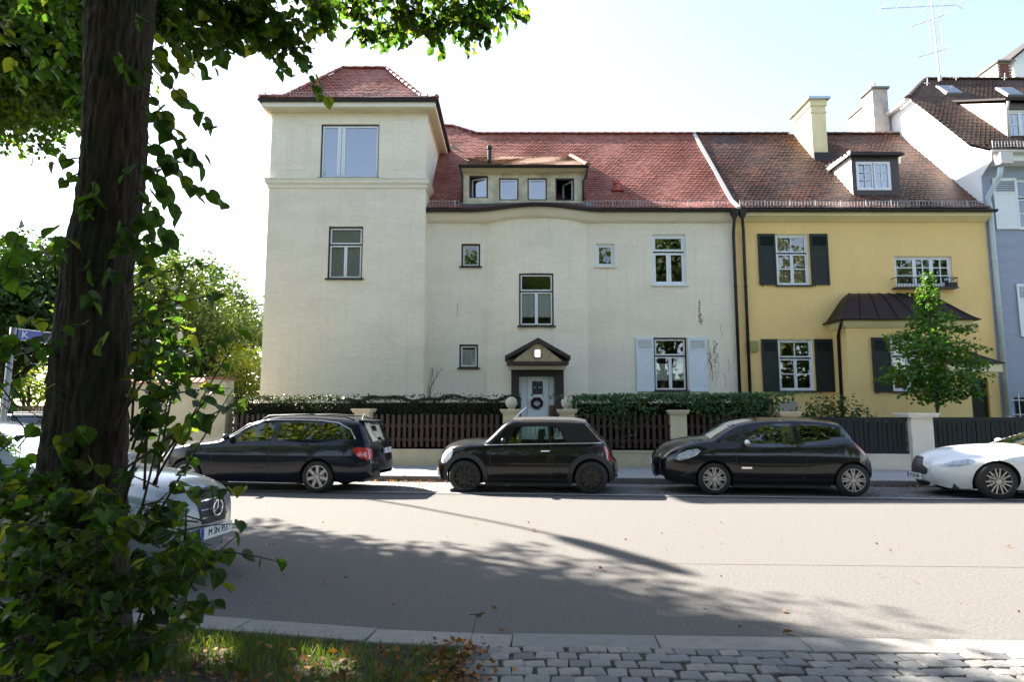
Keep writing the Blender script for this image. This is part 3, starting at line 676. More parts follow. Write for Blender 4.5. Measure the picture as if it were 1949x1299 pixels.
# thin vent pole at the tower corner, climbing-plant scars
m = MB(); q0, q1 = P(803,740,D0-.03), P(806,684,D0-.03); m.tube([q0,q1],.025,8); m.build('vent_post', M('rusty_iron',(.12,.10,.05),.8,ns=10,na=.4), house)
# downpipes at the party line
zb = .5
for px_t, px_b, mat_ in ((1398,1404,gutterm),(1413,1420,gutterm)):
    a = P(px_t,404,21.62); b = P(px_t-3 if px_t<1400 else px_t+1,430,D0-.1); e = P(px_b,748,D0-.1)
    pipe(house, [(a.x,21.62,a.z),(a.x,21.65,a.z-.2),(b.x,D0-.13,b.z-.25),(b.x,D0-.12,b.z-.5),(b.x,D0-.12,1.7)], .055, mat_)
    m = MB(); m.add([(a.x-.15,21.50,a.z+.10),(a.x+.15,21.50,a.z+.10),(a.x+.15,21.78,a.z+.10),(a.x-.15,21.78,a.z+.10),(a.x-.06,21.56,a.z-.2),(a.x+.06,21.56,a.z-.2),(a.x+.06,21.70,a.z-.2),(a.x-.06,21.70,a.z-.2)],[(0,1,2,3),(4,7,6,5),(0,4,5,1),(1,5,6,2),(2,6,7,3),(3,7,4,0)]); m.build('hopper', gutterm, house)
m = MB(); q = P(1404,748,D0-.12); m.tube([(b.x-.27,D0-.12,1.75),(b.x-.27,D0-.12,.45)],.07,10); m.build('pipe_foot', greymet, house)
# dead creeper tendrils left on the plaster
m = MB(); R_ = random.Random(3)
def tendril(px, py0, py1, leafy=0):
    n = 8; pts = [P(px+R_.uniform(-2,2), py0+(py1-py0)*k/n, D0-.012) for k in range(n+1)]; m.tube(pts, .006, 4)
    for p in pts:
        if leafy and R_.random() < .9: m.obox(p+Vector((R_.uniform(-.05,.05),0,0)), (1,0,.4), (0,1,0), (-.4,0,1), .022, .004, .012)
tendril(871,577,603); tendril(1331,572,612,1); tendril(1333,600,618,1); tendril(1362,650,690,1); tendril(1352,672,700,1)
for k in range(16):
    x = R_.uniform(1340,1398); y = R_.uniform(640,745); pts = [P(x+R_.uniform(-5,5)*i/3, y-9*i, D0-.012) for i in range(4)]; m.tube(pts, .004, 3)
for k in range(7):
    x = 812+R_.uniform(0,8); pts = [P(x+R_.uniform(0,9)*i, 755-18*i, D0-.012) for i in range(4)]; m.tube(pts, .005, 3)
m.build('creeper_tendril', M('dry_creeper',(.10,.05,.04),.9), house)

# wreath on the door
q = P(1022,768,yb+.07); m = MB(); R_ = random.Random(5)
for k in range(150):
    w_ = 2*pi*k/150; rr = .155+R_.uniform(-.04,.04); c = Vector((q.x+rr*cos(w_), yb+.085+R_.uniform(-.03,.02), q.z+rr*sin(w_)))
    a = Vector((R_.uniform(-1,1),R_.uniform(-1,1),R_.uniform(-1,1))).normalized(); b_ = a.orthogonal().normalized(); m.obox(c, a, b_, a.cross(b_), .035, .012, .012)
tag(m.build('wreath', M('dark_twigs',(.035,.02,.02),.8)), 'dark round twig wreath hanging on the white front door', 'wreath')

# ------------------------------------------------------------------ the yellow house
yh = thing('yellow_house', 'yellow rendered house with dark green shutters and brown tiled roof', 'house', (12, D0, .12))
YX0, YX1 = MX1, 17.05
y1 = rect(1477,446,1540,544,D0); y2 = rect(1482,646,1549,745,D0); y3 = rect(1703,488,1813,545,D0); yv = rect(1594,684,1607,713,D0)
yd = rect(1836,722,1884,800,D0-.02); yd = (yd[0], yd[1], .6, yd[3])
m = MB(); wall(m, YX0, YX1, .3, ZE, [y1,y2,y3,yv,yd], lambda x: D0, .2); m.build('wall', yellow, yh)
m = MB(); m.quad((YX0,32,.3),(YX1,32,.3),(YX1,32,ZE),(YX0,32,ZE)); m.build('rear_wall', yellow, yh)
m = MB(); pth = [(YX0,D0,0,-1),(YX1,D0,0,-1)]
sweep(m, pth, [(-.1,ZE-.32),(.05,ZE-.32),(.14,ZE-.27),(.30,ZE-.18),(.36,ZE-.18),(.36,ZE-.04),(-.1,ZE-.04)]); m.build('cornice', yellow2, yh)
m = MB(); sweep(m, [(YX0,D0,0,-1),(YX1+.1,D0,0,-1)], gutter_prof(.45, ZE, .09)); m.build('gutter', gutterm, yh)
m = MB(); m.quad((YX0,EY,ZE+.05),(YX1,EY,ZE+.05),(YX1,FY,FZ),(YX0,FY,FZ)); m.quad((YX0,FY,FZ),(YX1,FY,FZ),(YX1,RY,RZ),(YX0,RY,RZ)); m.quad((YX0,32,ZE),(YX1,32,ZE),(YX1,RY,RZ),(YX0,RY,RZ)); m.build('roof', M('brown_underlay',(.04,.02,.018),.9), yh)
Q = lambda x, z: roofp(x, z)
CXa, CXb = 12.36, 12.97; E0, E1 = P(1622,340,22.65).x, P(1712,340,22.65).x
h1 = [Q(CXa+.02,12.1), Q(CXb-.02,12.1), Q(CXb-.02,13.9), Q(CXa+.02,13.9)]
h2 = [Q(E0,9.7), Q(E1,9.7), Q(E1,11.2), Q(E0,11.2)]
tile_face(yh, [(YX0+.05,FY,FZ),(YX1,FY,FZ),(YX1,RY,RZ),(YX0+.05,RY,RZ)], browntile, holes3=[h1,h2])
tile_face(yh, [(YX0+.05,EY,ZE+.06),(YX1,EY,ZE+.06),(YX1,FY,FZ),(YX0+.05,FY,FZ)], browntile)
ridge(yh, (YX0+.05,RY,RZ+.03), (12.2,RY,RZ+.03), browntile); ridge(yh, (13.0,RY,RZ+.03), (YX1,RY,RZ+.03), browntile)
guard(yh, [(YX0+.1,EY+.12,ZE+.16),(YX1-.1,EY+.12,ZE+.16)])
# chimney
m = MB(); m.box(CXa,CXb,24.85,26.45,11.2,14.45).box(CXa-.03,CXb+.03,24.82,26.48,13.9,13.96).box(CXa-.05,CXb+.05,24.80,26.50,14.2,14.46)
chm = m.build('chimney', M('chimney_yellow',(.72,.62,.38),.9,ns=2,na=.08), yh)
m = MB(); m.box(CXa-.16,CXb+.16,24.68,26.62,14.46,14.56).box((CXa+CXb)/2-.02,(CXa+CXb)/2+.02,25.3,25.34,14.56,14.85); m.build('chimney_cap', M('pale_metal',(.42,.50,.55),.35,metal=.5), chm)
m = MB(); m.box(CXa-.02,CXb+.25,24.72,24.84,11.75,12.15); m.build('chimney_flashing', gutterm, chm)
# dormer
ey = 22.65; ew = rect(1630,308,1695,362,ey); ez0, ez1 = 9.55, P(1660,296,ey).z
m = MB(); wall(m, E0, E1, ez0, ez1, [ew], lambda x: ey, .1); m.build('dormer', M('dormer_brown',(.05,.035,.035),.5,ns=6,na=.2), yh); yd_ = KIDS[yh.name][-1]
m = MB(); m.quad((E0,ey,ez0),(E0,ey,ez1),(E0,24.25,ez1),(E0,24.25,ez1-.1)); m.build('dormer_cheek', M('zinc_cheek',(.60,.56,.52),.5,metal=.2,ns=4,na=.06), yd_); m = MB(); m.quad((E1,ey,ez0),(E1,ey,ez1),(E1,24.25,ez1),(E1,24.25,ez1-.1))
m.build('dormer_cheek', M('zinc_cheek',(.60,.56,.52),.5,metal=.2,ns=4,na=.06), yd_)
m = MB()
for k in range(1,4): y_ = ey+.35*k; m.box(E0-.02,E0,y_-.008,y_+.008, ez0+.37*k, ez1)
m.build('seam', greymet, yd_)
m = MB(); p_ = [(E0-.12,ey-.22,ez1+.02),(E1+.12,ey-.22,ez1+.02),(E1+.12,24.6,ez1+.34),(E0-.12,24.6,ez1+.34)]; m.prism(p_, (0,0,-.08)); m.build('dormer_roof', gutterm, yd_)
tile_face(yd_, [(a,b,c+.01) for a,b,c in p_], browntile, name='dormer_tiles')
m = MB(); m.box(E0-.14,E0-.10,ey-.2,24.3,ez1-.03,ez1+.12); m.build('dormer_verge', M('pale_flashing2',(.7,.66,.62),.5), yd_)
x0,x1,z0,z1 = ew; m = MB(); frame_bars(m, *ew, .05, ey-.01, ey+.08); 
for (a,b) in ((x0+.05,(x0+x1)/2-.02),((x0+x1)/2+.02,x1-.05)):
    frame_bars(m, a,b,z0+.05,z1-.05,.05,ey-.004,ey+.06)
    for k in (1,2): zz = z0+.1+(z1-z0-.2)*k/3; m.box(a+.05,b-.05,ey+.01,ey+.04,zz-.012,zz+.012)
    m.box((a+b)/2-.012,(a+b)/2+.012,ey+.008,ey+.042,z0+.1,z1-.1)
m.build('dormer_window', whitep, yd_)
for (a,b,e) in ((x0+.1,(x0+x1)/2-.07,.05),((x0+x1)/2+.07,x1-.1,0)):
    MB().quad((a,ey+.03+e,z0+.1),(b,ey+.03,z0+.1),(b,ey+.03,z1-.1),(a,ey+.03+e,z1-.1)).build('pane', glassb, yd_)
q = roofp(P(1728,300,24).x, P(1728,300,24.6).z-.2)
m = MB(); m.lathe([(.08,-.2),(.08,.15),(.11,.16),(.11,.25),(0,.29)], q); m.build('roof_vent', cream2, yh)
# windows of the yellow house
tw = [(0,.5,0,.64,1,2),(.5,1,0,.64,1,2),(0,1,.64,1,2,1)]
window(yh, y1, D0, whitep, .06, tw, cw=.05, sill=brownp, curtain=[(.05,.95,.03,.97,1)], cmat=M('warm_blind',(.35,.28,.18),.9))
window(yh, y2, D0, whitep, .06, tw, cw=.05, sill=brownp)
window(yh, y3, D0, whitep, .05, [(.0,.36,0,1,1,3),(.36,.67,0,1,2,3),(.67,1,0,1,2,3)], cw=.06, label='low triple window behind a black flower rail')
window(yh, yv, D0, whitep, .03, [(0,1,0,1,1,1)], cw=.02)
for (a,b,c,d) in ((1443,446,1476,543),(1542,446,1576,543),(1450,646,1481,746),(1551,646,1585,746)):
    shutter(yh, *rect(a,b,c,d,D0), D0, greenp, .34, 6)
r = rect(1705,528,1824,548,D0-.25); m = MB()
m.box(r[0],r[1],D0-.27,D0-.25,r[3]-.03,r[3]).box(r[0],r[1],D0-.27,D0-.25,r[2],r[2]+.03).box(r[0],r[1],D0-.27,D0,r[2]-.015,r[2])
for x in (r[0], r[1]-.02): m.box(x,x+.02,D0-.25,D0,r[3]-.025,r[3]).box(x,x+.02,D0-.25,D0,r[2],r[2]+.03)
for k in range(22): x = r[0]+(r[1]-r[0])*(k+.5)/22; m.box(x-.008,x+.008,D0-.265,D0-.252,r[2]+.03,r[3]-.03)
m.build('flower_rail', M('black_iron',(.015,.015,.018),.4), yh)
m = MB(); m.box(r[1]-.35,r[1]-.05,D0-.24,D0-.04,r[2]+.01,r[2]+.2); tag(m.build('flower_box', M('dark_planter',(.02,.02,.025),.5)), 'dark flower box at the right end of the black window rail', 'flower box')
# bay with its swept copper roof
by = D0-.95; B0, B1 = P(1613,680,by).x, P(1843,680,by).x; bze = P(1720,606,by-.25).z; bzt = P(1720,559,D0).z
bw = rect(1697,643,1765,746,by)
m = MB(); wall(m, B0, B1, .3, bze-.1, [bw], lambda x: by, .18); m.quad((B0,by,.3),(B0,D0,.3),(B0,D0,bze-.1),(B0,by,bze-.1)); m.quad((B1,by,.3),(B1,D0,.3),(B1,D0,bze-.1),(B1,by,bze-.1))
m.build('bay_wall', yellow, yh)
m = MB(); sweep(m, [(B0,D0,-1,0),(B0,by,-1,-1),(B1,by,1,-1),(B1,D0,1,0)], [(0,bze-.30),(.05,bze-.28),(.14,bze-.16),(.16,bze-.05),(0,bze-.05)]); m.build('bay_cornice', yellow2, yh)
m = MB(); m.smooth = True; n = 9; T0, T1 = B0+.72, B1-1.0; rows = []
for k in range(n+1):
    s = k/n; c = s**1.0; prof = 1-(1-s)**.0 if 0 else None
    h = bze-.04+(bzt-bze+.04)*(.22*s+.78*sin(s**1.25*pi/2)) ; e = .30*(1-s)
    inx = 1-cos(s*pi/2)*1.0
    x0_ = B0-.27+(T0-B0+.27)*s; x1_ = B1+.27-(B1+.27-T1)*s; y_ = by-.27+(D0-by+.27)*s
    rows.append([(x0_,D0,h),(x0_,y_,h)]+[(x0_+(x1_-x0_)*j/14,y_,h) for j in range(1,14)]+[(x1_,y_,h),(x1_,D0,h)])
nn_ = len(rows[0]); m.add([p for r_ in rows for p in r_], [(i*nn_+j,i*nn_+j+1,(i+1)*nn_+j+1,(i+1)*nn_+j) for i in range(n) for j in range(nn_-1)]); cr_ = m.build('bay_roof', copper, yh, smooth=False)
m = MB()
for j in [1]+list(range(3,14,2))+[15]:
    m.tube([Vector(r_[j])+Vector((0,-.01,.012)) for r_ in rows], .018, 5)
m.tube([rows[0][0],rows[0][1],rows[0][15],rows[0][16]],.03,6); m.build('seam', copper, cr_)
m = MB(); sweep(m, [(B0,D0,-1,0),(B0,by,-1,-1),(B1,by,1,-1),(B1,D0,1,0)], gutter_prof(.27, bze-.02, .05)); m.build('bay_gutter', gutterm, yh)
window(yh, bw, by, whitep, .06, [(0,.5,0,.66,1,2),(.5,1,0,.66,1,2),(0,.5,.66,1,1,1),(.5,1,.66,1,1,1)], cw=.05, sill=brownp)
shutter(yh, *rect(1660,643,1695,747,by), by, greenp, .36, 7); shutter(yh, *rect(1767,643,1805,747,by), by, greenp, .36, 7)
a = P(1601,615,by-.2); pipe(yh, [(B0-.26,by-.25,bze-.08),(B0-.26,by-.2,bze-.2),(B0-.06,D0-.55,bze-.5),(B0-.06,D0-.5,1.0)], .05, copper)
m = MB(); q = rect(1422,650,1441,670,D0); m.box(q[0],q[1],D0-.12,D0,q[2],q[3]); m.build('junction_box', M('olive_box',(.28,.25,.08),.6), yh)
q = P(1601,657,D0-.06); m = MB(); m.lathe([(0,.05),(.06,.04),(.07,0),(.05,-.08),(0,-.09)], (q.x,D0-.07,q.z)); m.build('bell_lamp', whitep, yh)
# door canopy at the right end
ky = D0-1.25; K0, K1 = P(1830,700,ky).x, P(1917,690,ky).x; kz = P(1870,692,ky).z; ktz = P(1850,655,D0).z
m = MB(); p = [(K0-.5,ky,kz),(K1,ky,kz),(K1,D0,kz),(K0-.5,D0,kz),(K0-1.2,D0,ktz+.35),(K0+.35,D0,ktz)]
m.add(p, [(0,1,5,4),(1,2,5),(0,4,3)]); m.build('canopy_roof', copper, yh)
m = MB(); m.box(K0-.4,K1-.12,ky+.06,D0-.01,kz-.28,kz-.012); m.build('canopy_beam', yellow2, yh)
m = MB(); m.box(yd[0],yd[1],D0+.1,D0+.16,.6,yd[3]); ddo = m.build('door', M('black_green_door',(.004,.005,.005),.7), yh)
m = MB()
for k in range(1,5): x = yd[0]+(yd[1]-yd[0])*k/5; m.box(x-.006,x+.006,D0+.09,D0+.1,.7,yd[3]-.05)
m.build('door_board_joint', brownp, ddo)
# vent box under the hedge end
m = MB(); q = rect(1481,764,1516,784,D0); m.box(q[0],q[1],D0-.03,D0,q[2],q[3]); m.build('cellar_hatch', M('grey_hatch',(.36,.33,.27),.8), yh)

# ------------------------------------------------------------------ grey chimneys behind, blue-grey house
m = MB(); m.box(16.36,16.9,28.0,29.2,10,15.75); cs = m.build('chimney_stack', greych)
tag(cs, 'lower grey rendered chimney left of the taller grey chimney behind the brown roof', 'chimney')
m = MB(); m.box(16.30,16.95,27.93,29.26,15.75,15.84); m.build('chimney_cap', M('cap_grey',(.18,.17,.16),.8), cs)
m = MB(); m.box(16.25,16.93,27.0,27.85,10,16.1); cs = m.build('chimney_stack', greych)
tag(cs, 'taller grey rendered chimney with a flat cap and small pot behind the brown roof', 'chimney')
m = MB(); m.box(16.17,17.0,26.92,27.9,16.1,16.2); m.build('chimney_cap', MATS['cap_grey'], cs)
m = MB(); m.lathe([(.13,0),(.13,.05),(.07,.08),(.07,.4),(0,.42)], (16.6,27.4,16.2)); m.build('chimney_pot', cream2, cs)
gh = thing('blue_grey_house', 'tall house with blue-grey front, white gable wall and weathered brown roof', 'house', (20, D0, .12))
GX = 17.05
prf = [(21.45,10.85),(22.5,11.5),(25.78,15.05)]; HB = 15.05; RYg, RZg = 27.3, 16.7
g1 = rect(1937,340,1990,436,D0); g2 = rect(1990,542,2040,640,D0); g3 = rect(1931,757,1975,795,D0)
m = MB(); wall(m, GX, 32, .3, 10.7, [g1,g2,g3], lambda x: D0, .2); m.build('wall', greyblue, gh)
m = MB(); m.add([(GX,D0,.3),(GX,32.5,.3),(GX,32.5,10.9),(GX,D0,10.9),(GX,28.82,HB),(GX,25.78,HB),(GX,22.5,11.42),(GX,21.55,10.83),(GX,21.55,10.5),(GX,D0,10.1),(GX,22.5,10.9)],
    [(3,2,1,0),(2,4,5,6,10),(7,8,9,3),(3,10,6,7)]); m.build('gable_wall', whitew, gh)
m = MB(); m.quad((GX,32.5,.3),(32,32.5,.3),(32,32.5,10.9),(GX,32.5,10.9)); m.quad((32,D0,.3),(32,32.5,.3),(32,32.5,10.9),(32,D0,10.9)); m.build('rear_wall', greyblue, gh)
m = MB(); m.box(GX+.012,32,21.6,D0+.05,10.5,10.78); m.build('eaves_box', whitew, gh)
m = MB(); fr = [(GX,21.45,10.85),(32,21.45,10.85),(32,22.5,11.5),(32,RYg,RZg),(18.9,RYg,RZg),(GX,25.78,HB),(GX,22.5,11.5)]
m.add(fr+[(GX,28.82,HB),(GX,33.1,10.85),(32,33.1,10.85)], [(0,1,2,6),(6,2,3,4,5),(5,4,7),(7,4,3,9,8)]); m.build('roof', M('dark_underlay',(.03,.022,.02),.9), gh)
GD0 = 18.85; gdy = 22.97
gq = lambda x, z: (x, 22.5+(z-11.5)*(RYg-22.5)/(RZg-11.5), z)
tile_face(gh, [(GX,21.45,10.86),(24,21.45,10.86),(24,22.5,11.51),(GX,22.5,11.51)], darktile)
tile_face(gh, [(GX,22.5,11.5),(24,22.5,11.5),(24,RYg,RZg),(18.9,RYg,RZg),(GX,25.78,HB)], darktile, holes3=[[gq(GD0,12.05),gq(22.5,12.05),gq(22.5,14.2),gq(GD0,14.2)]])
tile_face(gh, [(GX-.12,28.95,HB-.08),(GX-.12,25.65,HB-.08),(18.9,RYg,RZg)], darktile)
ridge(gh, (18.9,RYg,RZg+.03),(24,RYg,RZg+.03), darktile); ridge(gh, (GX,25.78,HB+.03),(18.9,RYg,RZg+.03), darktile)
m = MB(); m.smooth=False; m.box(GX-.30,GX-.12,25.6,29.0,HB-.25,HB-.12); m.build('hip_gutter', M('white_gutter',(.62,.58,.55),.5), gh)
m = MB(); sweep(m, [(GX-.1,21.5,0,-1),(32,21.5,0,-1)], gutter_prof(.03, 10.82, .10)); m.build('gutter', MATS['white_gutter'], gh)
guard(gh, [(GX+.2,21.7,11.05),(24,21.7,11.05)], .22)
q = P(1908,300,21.4); m = MB(); m.box(q.x-.22,q.x+.22,21.2,21.5,q.z-.28,q.z+.12); m.build('hopper', MATS['white_gutter'], gh)
pA, pB, pC = P(1905,318,21.4), P(1883,375,21.9), P(1884,400,D0-.1)
pipe(gh, [(pA.x,21.4,pA.z),(pA.x,21.5,pA.z-.3),(pB.x,D0-.12,pB.z),(pC.x,D0-.12,pC.z),(pC.x,D0-.12,.5)], .085, bluegrey)
# dormer of the blue-grey house
gz1 = P(1930,196,gdy).z; gw = rect(1916,208,1975,262,gdy)
m = MB(); wall(m, GD0, 22.4, 11.9, gz1, [gw], lambda x: gdy, .15); gd_ = m.build('dormer', M('dormer_dark',(.10,.085,.08),.6), gh)
m = MB(); m.add([(GD0,gdy,11.95),(GD0,gdy,gz1),(GD0,25.4,14.55)],[(0,1,2)]); m.build('dormer_cheek', M('cheek_render',(.62,.55,.50),.85,ns=2,na=.08), gd_)
m = MB(); m.prism([(GD0-.15,gdy-.25,gz1),(22.5,gdy-.25,gz1),(22.5,25.6,14.75),(GD0-.15,25.6,14.75)],(0,0,.08)); m.build('dormer_roof', MATS['dark_underlay'], gd_)
window(gh, gw, gdy, whitep, .07, [(0,.5,0,1,2,2),(.5,1,0,1,2,2)], cw=.06, gmat=glassb)
pipe(gd_, [(GD0-.05,gdy-.25,gz1-.05),(GD0-.02,gdy-.12,gz1-.3),(GD0-.02,gdy-.1,11.95)], .05, MATS['white_gutter'], 'dormer_downpipe', False)
def skylight(a, b, c, d):
    m = MB(); z0_, z1_ = None, None
    ctr = P((a+c)/2,(b+d)/2,26.2); z_ = 11.5+(26.2-22.5)*1.083
    # find roof point under the pixel
    dr_ = ray((a+c)/2,(b+d)/2); k_ = (11.5-22.5*1.0833-CAMZ)/(dr_.z-1.0833*dr_.y); c_ = Vector((dr_.x*k_, dr_.y*k_, CAMZ+dr_.z*k_))
    V_ = Vector((0,1,1.0833)).normalized(); N_2 = Vector((0,-1.0833,1)).normalized(); U_ = Vector((1,0,0))
    m.obox(c_+N_2*.06, U_, V_, N_2, .36, .45, .06); s_ = m.build('skylight', greymet, gh)
    m = MB(); m.obox(c_+N_2*.125, U_, V_, N_2, .29, .37, .004); m.build('pane', M('sky_glass',(.10,.13,.16),.08,spec=.9), s_)
skylight(1786,165,1824,184); skylight(1900,166,1940,190)
m = MB()
for (a,b) in ((1765,162),(1820,152),(1912,152),(1748,202)):
    q = P(a,b,25.8+(.9 if b<160 else 0)); m.tube([q,q+Vector((0,-.05,.3))],.02,6); m.tube([q+Vector((-.12,0,.1)),q+Vector((.12,0,.1))],.015,6)
m.build('roof_hook', M('pale_hook',(.6,.56,.55),.5), gh)
r = rect(1891,340,1936,437,D0); shutter(gh, *r, D0, whitep, .42, 6, 'white louvred shutter')
window(gh, g1, D0, whitep, .06, [(0,.5,0,.62,1,2),(.5,1,0,.62,1,2),(0,1,.62,1,2,1)], sill=whitep)
r = rect(1937,541,1985,641,D0); shutter(gh, *r, D0, whitep, .42, 6)
window(gh, g2, D0, whitep, .06, two, sill=whitep)
window(gh, g3, D0, M('dark_sash',(.03,.03,.035),.5), .05, [(0,1,0,1,1,1)], cas=MATS['dark_sash'])
m = MB(); r = g3
for k in range(3): x = r[0]+(r[1]-r[0])*(k+.5)/3; m.box(x-.012,x+.012,D0-.06,D0-.04,r[2]-.1,r[3]+.15)
for zz in (r[2]+.1, r[3]-.1): m.box(r[0]-.15,r[1],D0-.065,D0-.045,zz-.012,zz+.012)
m.build('window_bars', whitep, gh)
# distant white house with brick chimney, upper right corner
fh = thing('white_house', 'white house far behind with a brick chimney at the upper right corner', 'house', (32, 34, 0))
a = P(1900,140,34); yy = 34
X0_ = P(1932,150,yy).x; zt1 = P(1932,112,yy).z; zt2 = P(1949,95,yy).z
sl_ = (zt2-zt1)/(P(1949,95,yy).x-X0_)
m = MB(); m.prism([(X0_,yy,8),(X0_+7,yy,8),(X0_+7,yy,zt1+sl_*7*.6),(X0_+3.5,yy,zt1+sl_*3.5),(X0_,yy,zt1)],(0,8,0)); m.build('wall', whitew, fh)
m = MB(); m.prism([(X0_-.4,yy-.3,zt1-.4*sl_),(X0_+3.5,yy-.3,zt1+sl_*3.5),(X0_+3.5,yy-.3,zt1+sl_*3.5+.15),(X0_-.4,yy-.3,zt1-.4*sl_+.15)],(0,8.6,0)); m.build('roof', MATS['dark_underlay'], fh)
c0_, c1_ = P(1900,140,33).x, P(1926,140,33).x; cz_ = P(1910,119,33).z; bz_ = P(1910,152,33).z
m = MB(); m.box(c0_,c1_,33,34.3,bz_-3,cz_); ck = m.build('chimney', M('chimney_white_side',(.62,.56,.52),.9), fh)
bk = stone_mesh('brick', .115, .03, .03, tinted('brick_red',[(.14,.05,.04),(.22,.08,.06),(.17,.06,.05)],rough=.85), .5, bev=.004)
mb = MB(); zc = bz_-.3; j = 0
while zc < cz_-.05:
    for i in range(5):
        x = c0_+.1+i*.25-(j%2)*.12
        if x < c1_-.04 and x > c0_: mb.box(max(c0_,x-.11),min(c1_,x+.11),32.975,33.0,zc,zc+.07,random.random())
    zc += .085; j += 1
tag(mb.build('brickwork', MATS['brick_red'], ck), kind='stuff')
m = MB(); m.box(c0_-.1,c1_+.15,32.85,34.4,cz_,cz_+.1); m.build('chimney_cap', MATS['cap_grey'], ck)
# television aerial
ay = 26.6; foot = P(1789,150,ay); top = P(1771,-12,ay)
ae = thing('television_aerial', 'tall thin television aerial on a mast above the weathered roof', 'aerial', foot)
am = M('aerial_metal',(.35,.33,.36),.5,metal=.4)
m = MB(); m.tube([foot,top],[.035,.025],8); m.tube([foot-Vector((0,0,.1)),foot+Vector((0,0,.15))],.07,8); m.build('mast', M('mast_paint',(.62,.52,.56),.5), ae)
for (a,b,c,d,nel,dy) in ((1676,16,1822,9,6,.5),(1733,51,1799,28,5,.25),(1744,110,1803,92,4,.2)):
    p, q = P(a,b,ay-.0), P(c,d,ay+.0); m = MB(); m.tube([p,q],.014,6)
    for k in range(nel):
        c_ = p+(q-p)*(k/(nel-1)); h_ = Vector((.1,.9,.05)).normalized()*(dy+.12*(k%2)); m.tube([c_-h_,c_+h_],.006,4)
    if nel == 6:
        m.tube([q,q+Vector((.25,0,.28))],.008,4); m.tube([q,q+Vector((.25,0,-.22))],.008,4)
    m.build('antenna', am, ae)
m = MB(); R_ = random.Random(9)
for k in range(12):
    c_ = foot+(top-foot)*(.42+.022*k); m.tube([c_-Vector((.22,.1,0)),c_+Vector((.22,-.1,0))],.005,4)
for s in (-.25,.28): m.tube([foot+(top-foot)*.32+Vector((s,0,0)), foot+(top-foot)*.66+Vector((s,0,0))],.005,4)
m.build('antenna_grid', M('mast_pale',(.55,.5,.55),.5), ae)
# ------------------------------------------------------------------ cars
def carpaint(name, col, metal=.0, rough=.25):
    return M(name, col, rough, metal=metal, spec=.2, coat=.7)
rubber = M('tyre_rubber', (.018,.018,.019), .75, ns=30, na=.2)
blackpl = M('black_plastic', (.022,.022,.024), .55, ns=40, na=.15)
chrome = M('chrome', (.75,.76,.78), .12, metal=1)
alloy = M('alloy', (.42,.42,.43), .32, metal=.8)
darkalloy = M('black_alloy', (.015,.015,.016), .3, metal=.3)
carglass = glassmat('car_glass', (.30,.34,.33), .06)
cleargl = glassmat('clear_car_glass', (.62,.72,.68), .05)
lampgl = M('headlamp_glass', (.34,.38,.43), .12, spec=.9, coat=1, ns=22, na=.7)
redlamp = M('red_lamp', (.45,.012,.01), .15, spec=.8, coat=1)
cabin = M('cabin_black', (.02,.02,.022), .8)
seatm = M('seat_grey', (.06,.06,.062), .85)
platew = M('plate_white', (.72,.74,.76), .4)
plateb = M('plate_blue', (.01,.04,.35), .4)
plateink = M('plate_ink', (.01,.01,.012), .5)

def text_obj(s, size, name, mat, parent, loc, rot, ext=.002, sx=1.):
    cu = bpy.data.curves.new(name, 'FONT'); cu.body = s; cu.size = size; cu.extrude = ext; cu.align_x = 'CENTER'; cu.align_y = 'CENTER'; cu.resolution_u = 3
    o = bpy.data.objects.new(name, cu); COL.objects.link(o)
    dg = bpy.context.evaluated_depsgraph_get(); me = bpy.data.meshes.new_from_object(o.evaluated_get(dg)); bpy.data.objects.remove(o); bpy.data.curves.remove(cu)
    me.materials.clear(); me.materials.append(mat); me.name = name
    k = link(name, me, parent, loc); k.rotation_euler = rot; k.scale = (sx, 1, 1); return k

def resample(pl, step):
    out = [pl[0]]
    for a, b in zip(pl, pl[1:]):
        L = math.dist(a, b); n = max(1, int(round(L/step)))
        out += [(a[0]+(b[0]-a[0])*k/n, a[1]+(b[1]-a[1])*k/n) for k in range(1, n+1)]
    return out
def smooth_pl(pl, keep, it=2):
    """corner-cutting that keeps the points whose index is in keep"""
    pts = [(p, i in keep or i in (0, len(pl)-1)) for i, p in enumerate(pl)]
    for _ in range(it):
        out = [pts[0]]
        for (a, ka), (b, kb) in zip(pts, pts[1:]):
            q = (a[0]*.75+b[0]*.25, a[1]*.75+b[1]*.25); r = (a[0]*.25+b[0]*.75, a[1]*.25+b[1]*.75)
            if not ka: out.append((q, False))
            if ka and out[-1][0] != a: out.append((a, True))
            if not kb: out.append((r, False))
            else:
                if not ka: pass
                out.append((b, True))
        o2 = [out[0]]
        for k in out[1:]:
            if math.dist(k[0], o2[-1][0]) > 1e-5: o2.append(k)
        pts = o2
    return [p for p, k in pts]

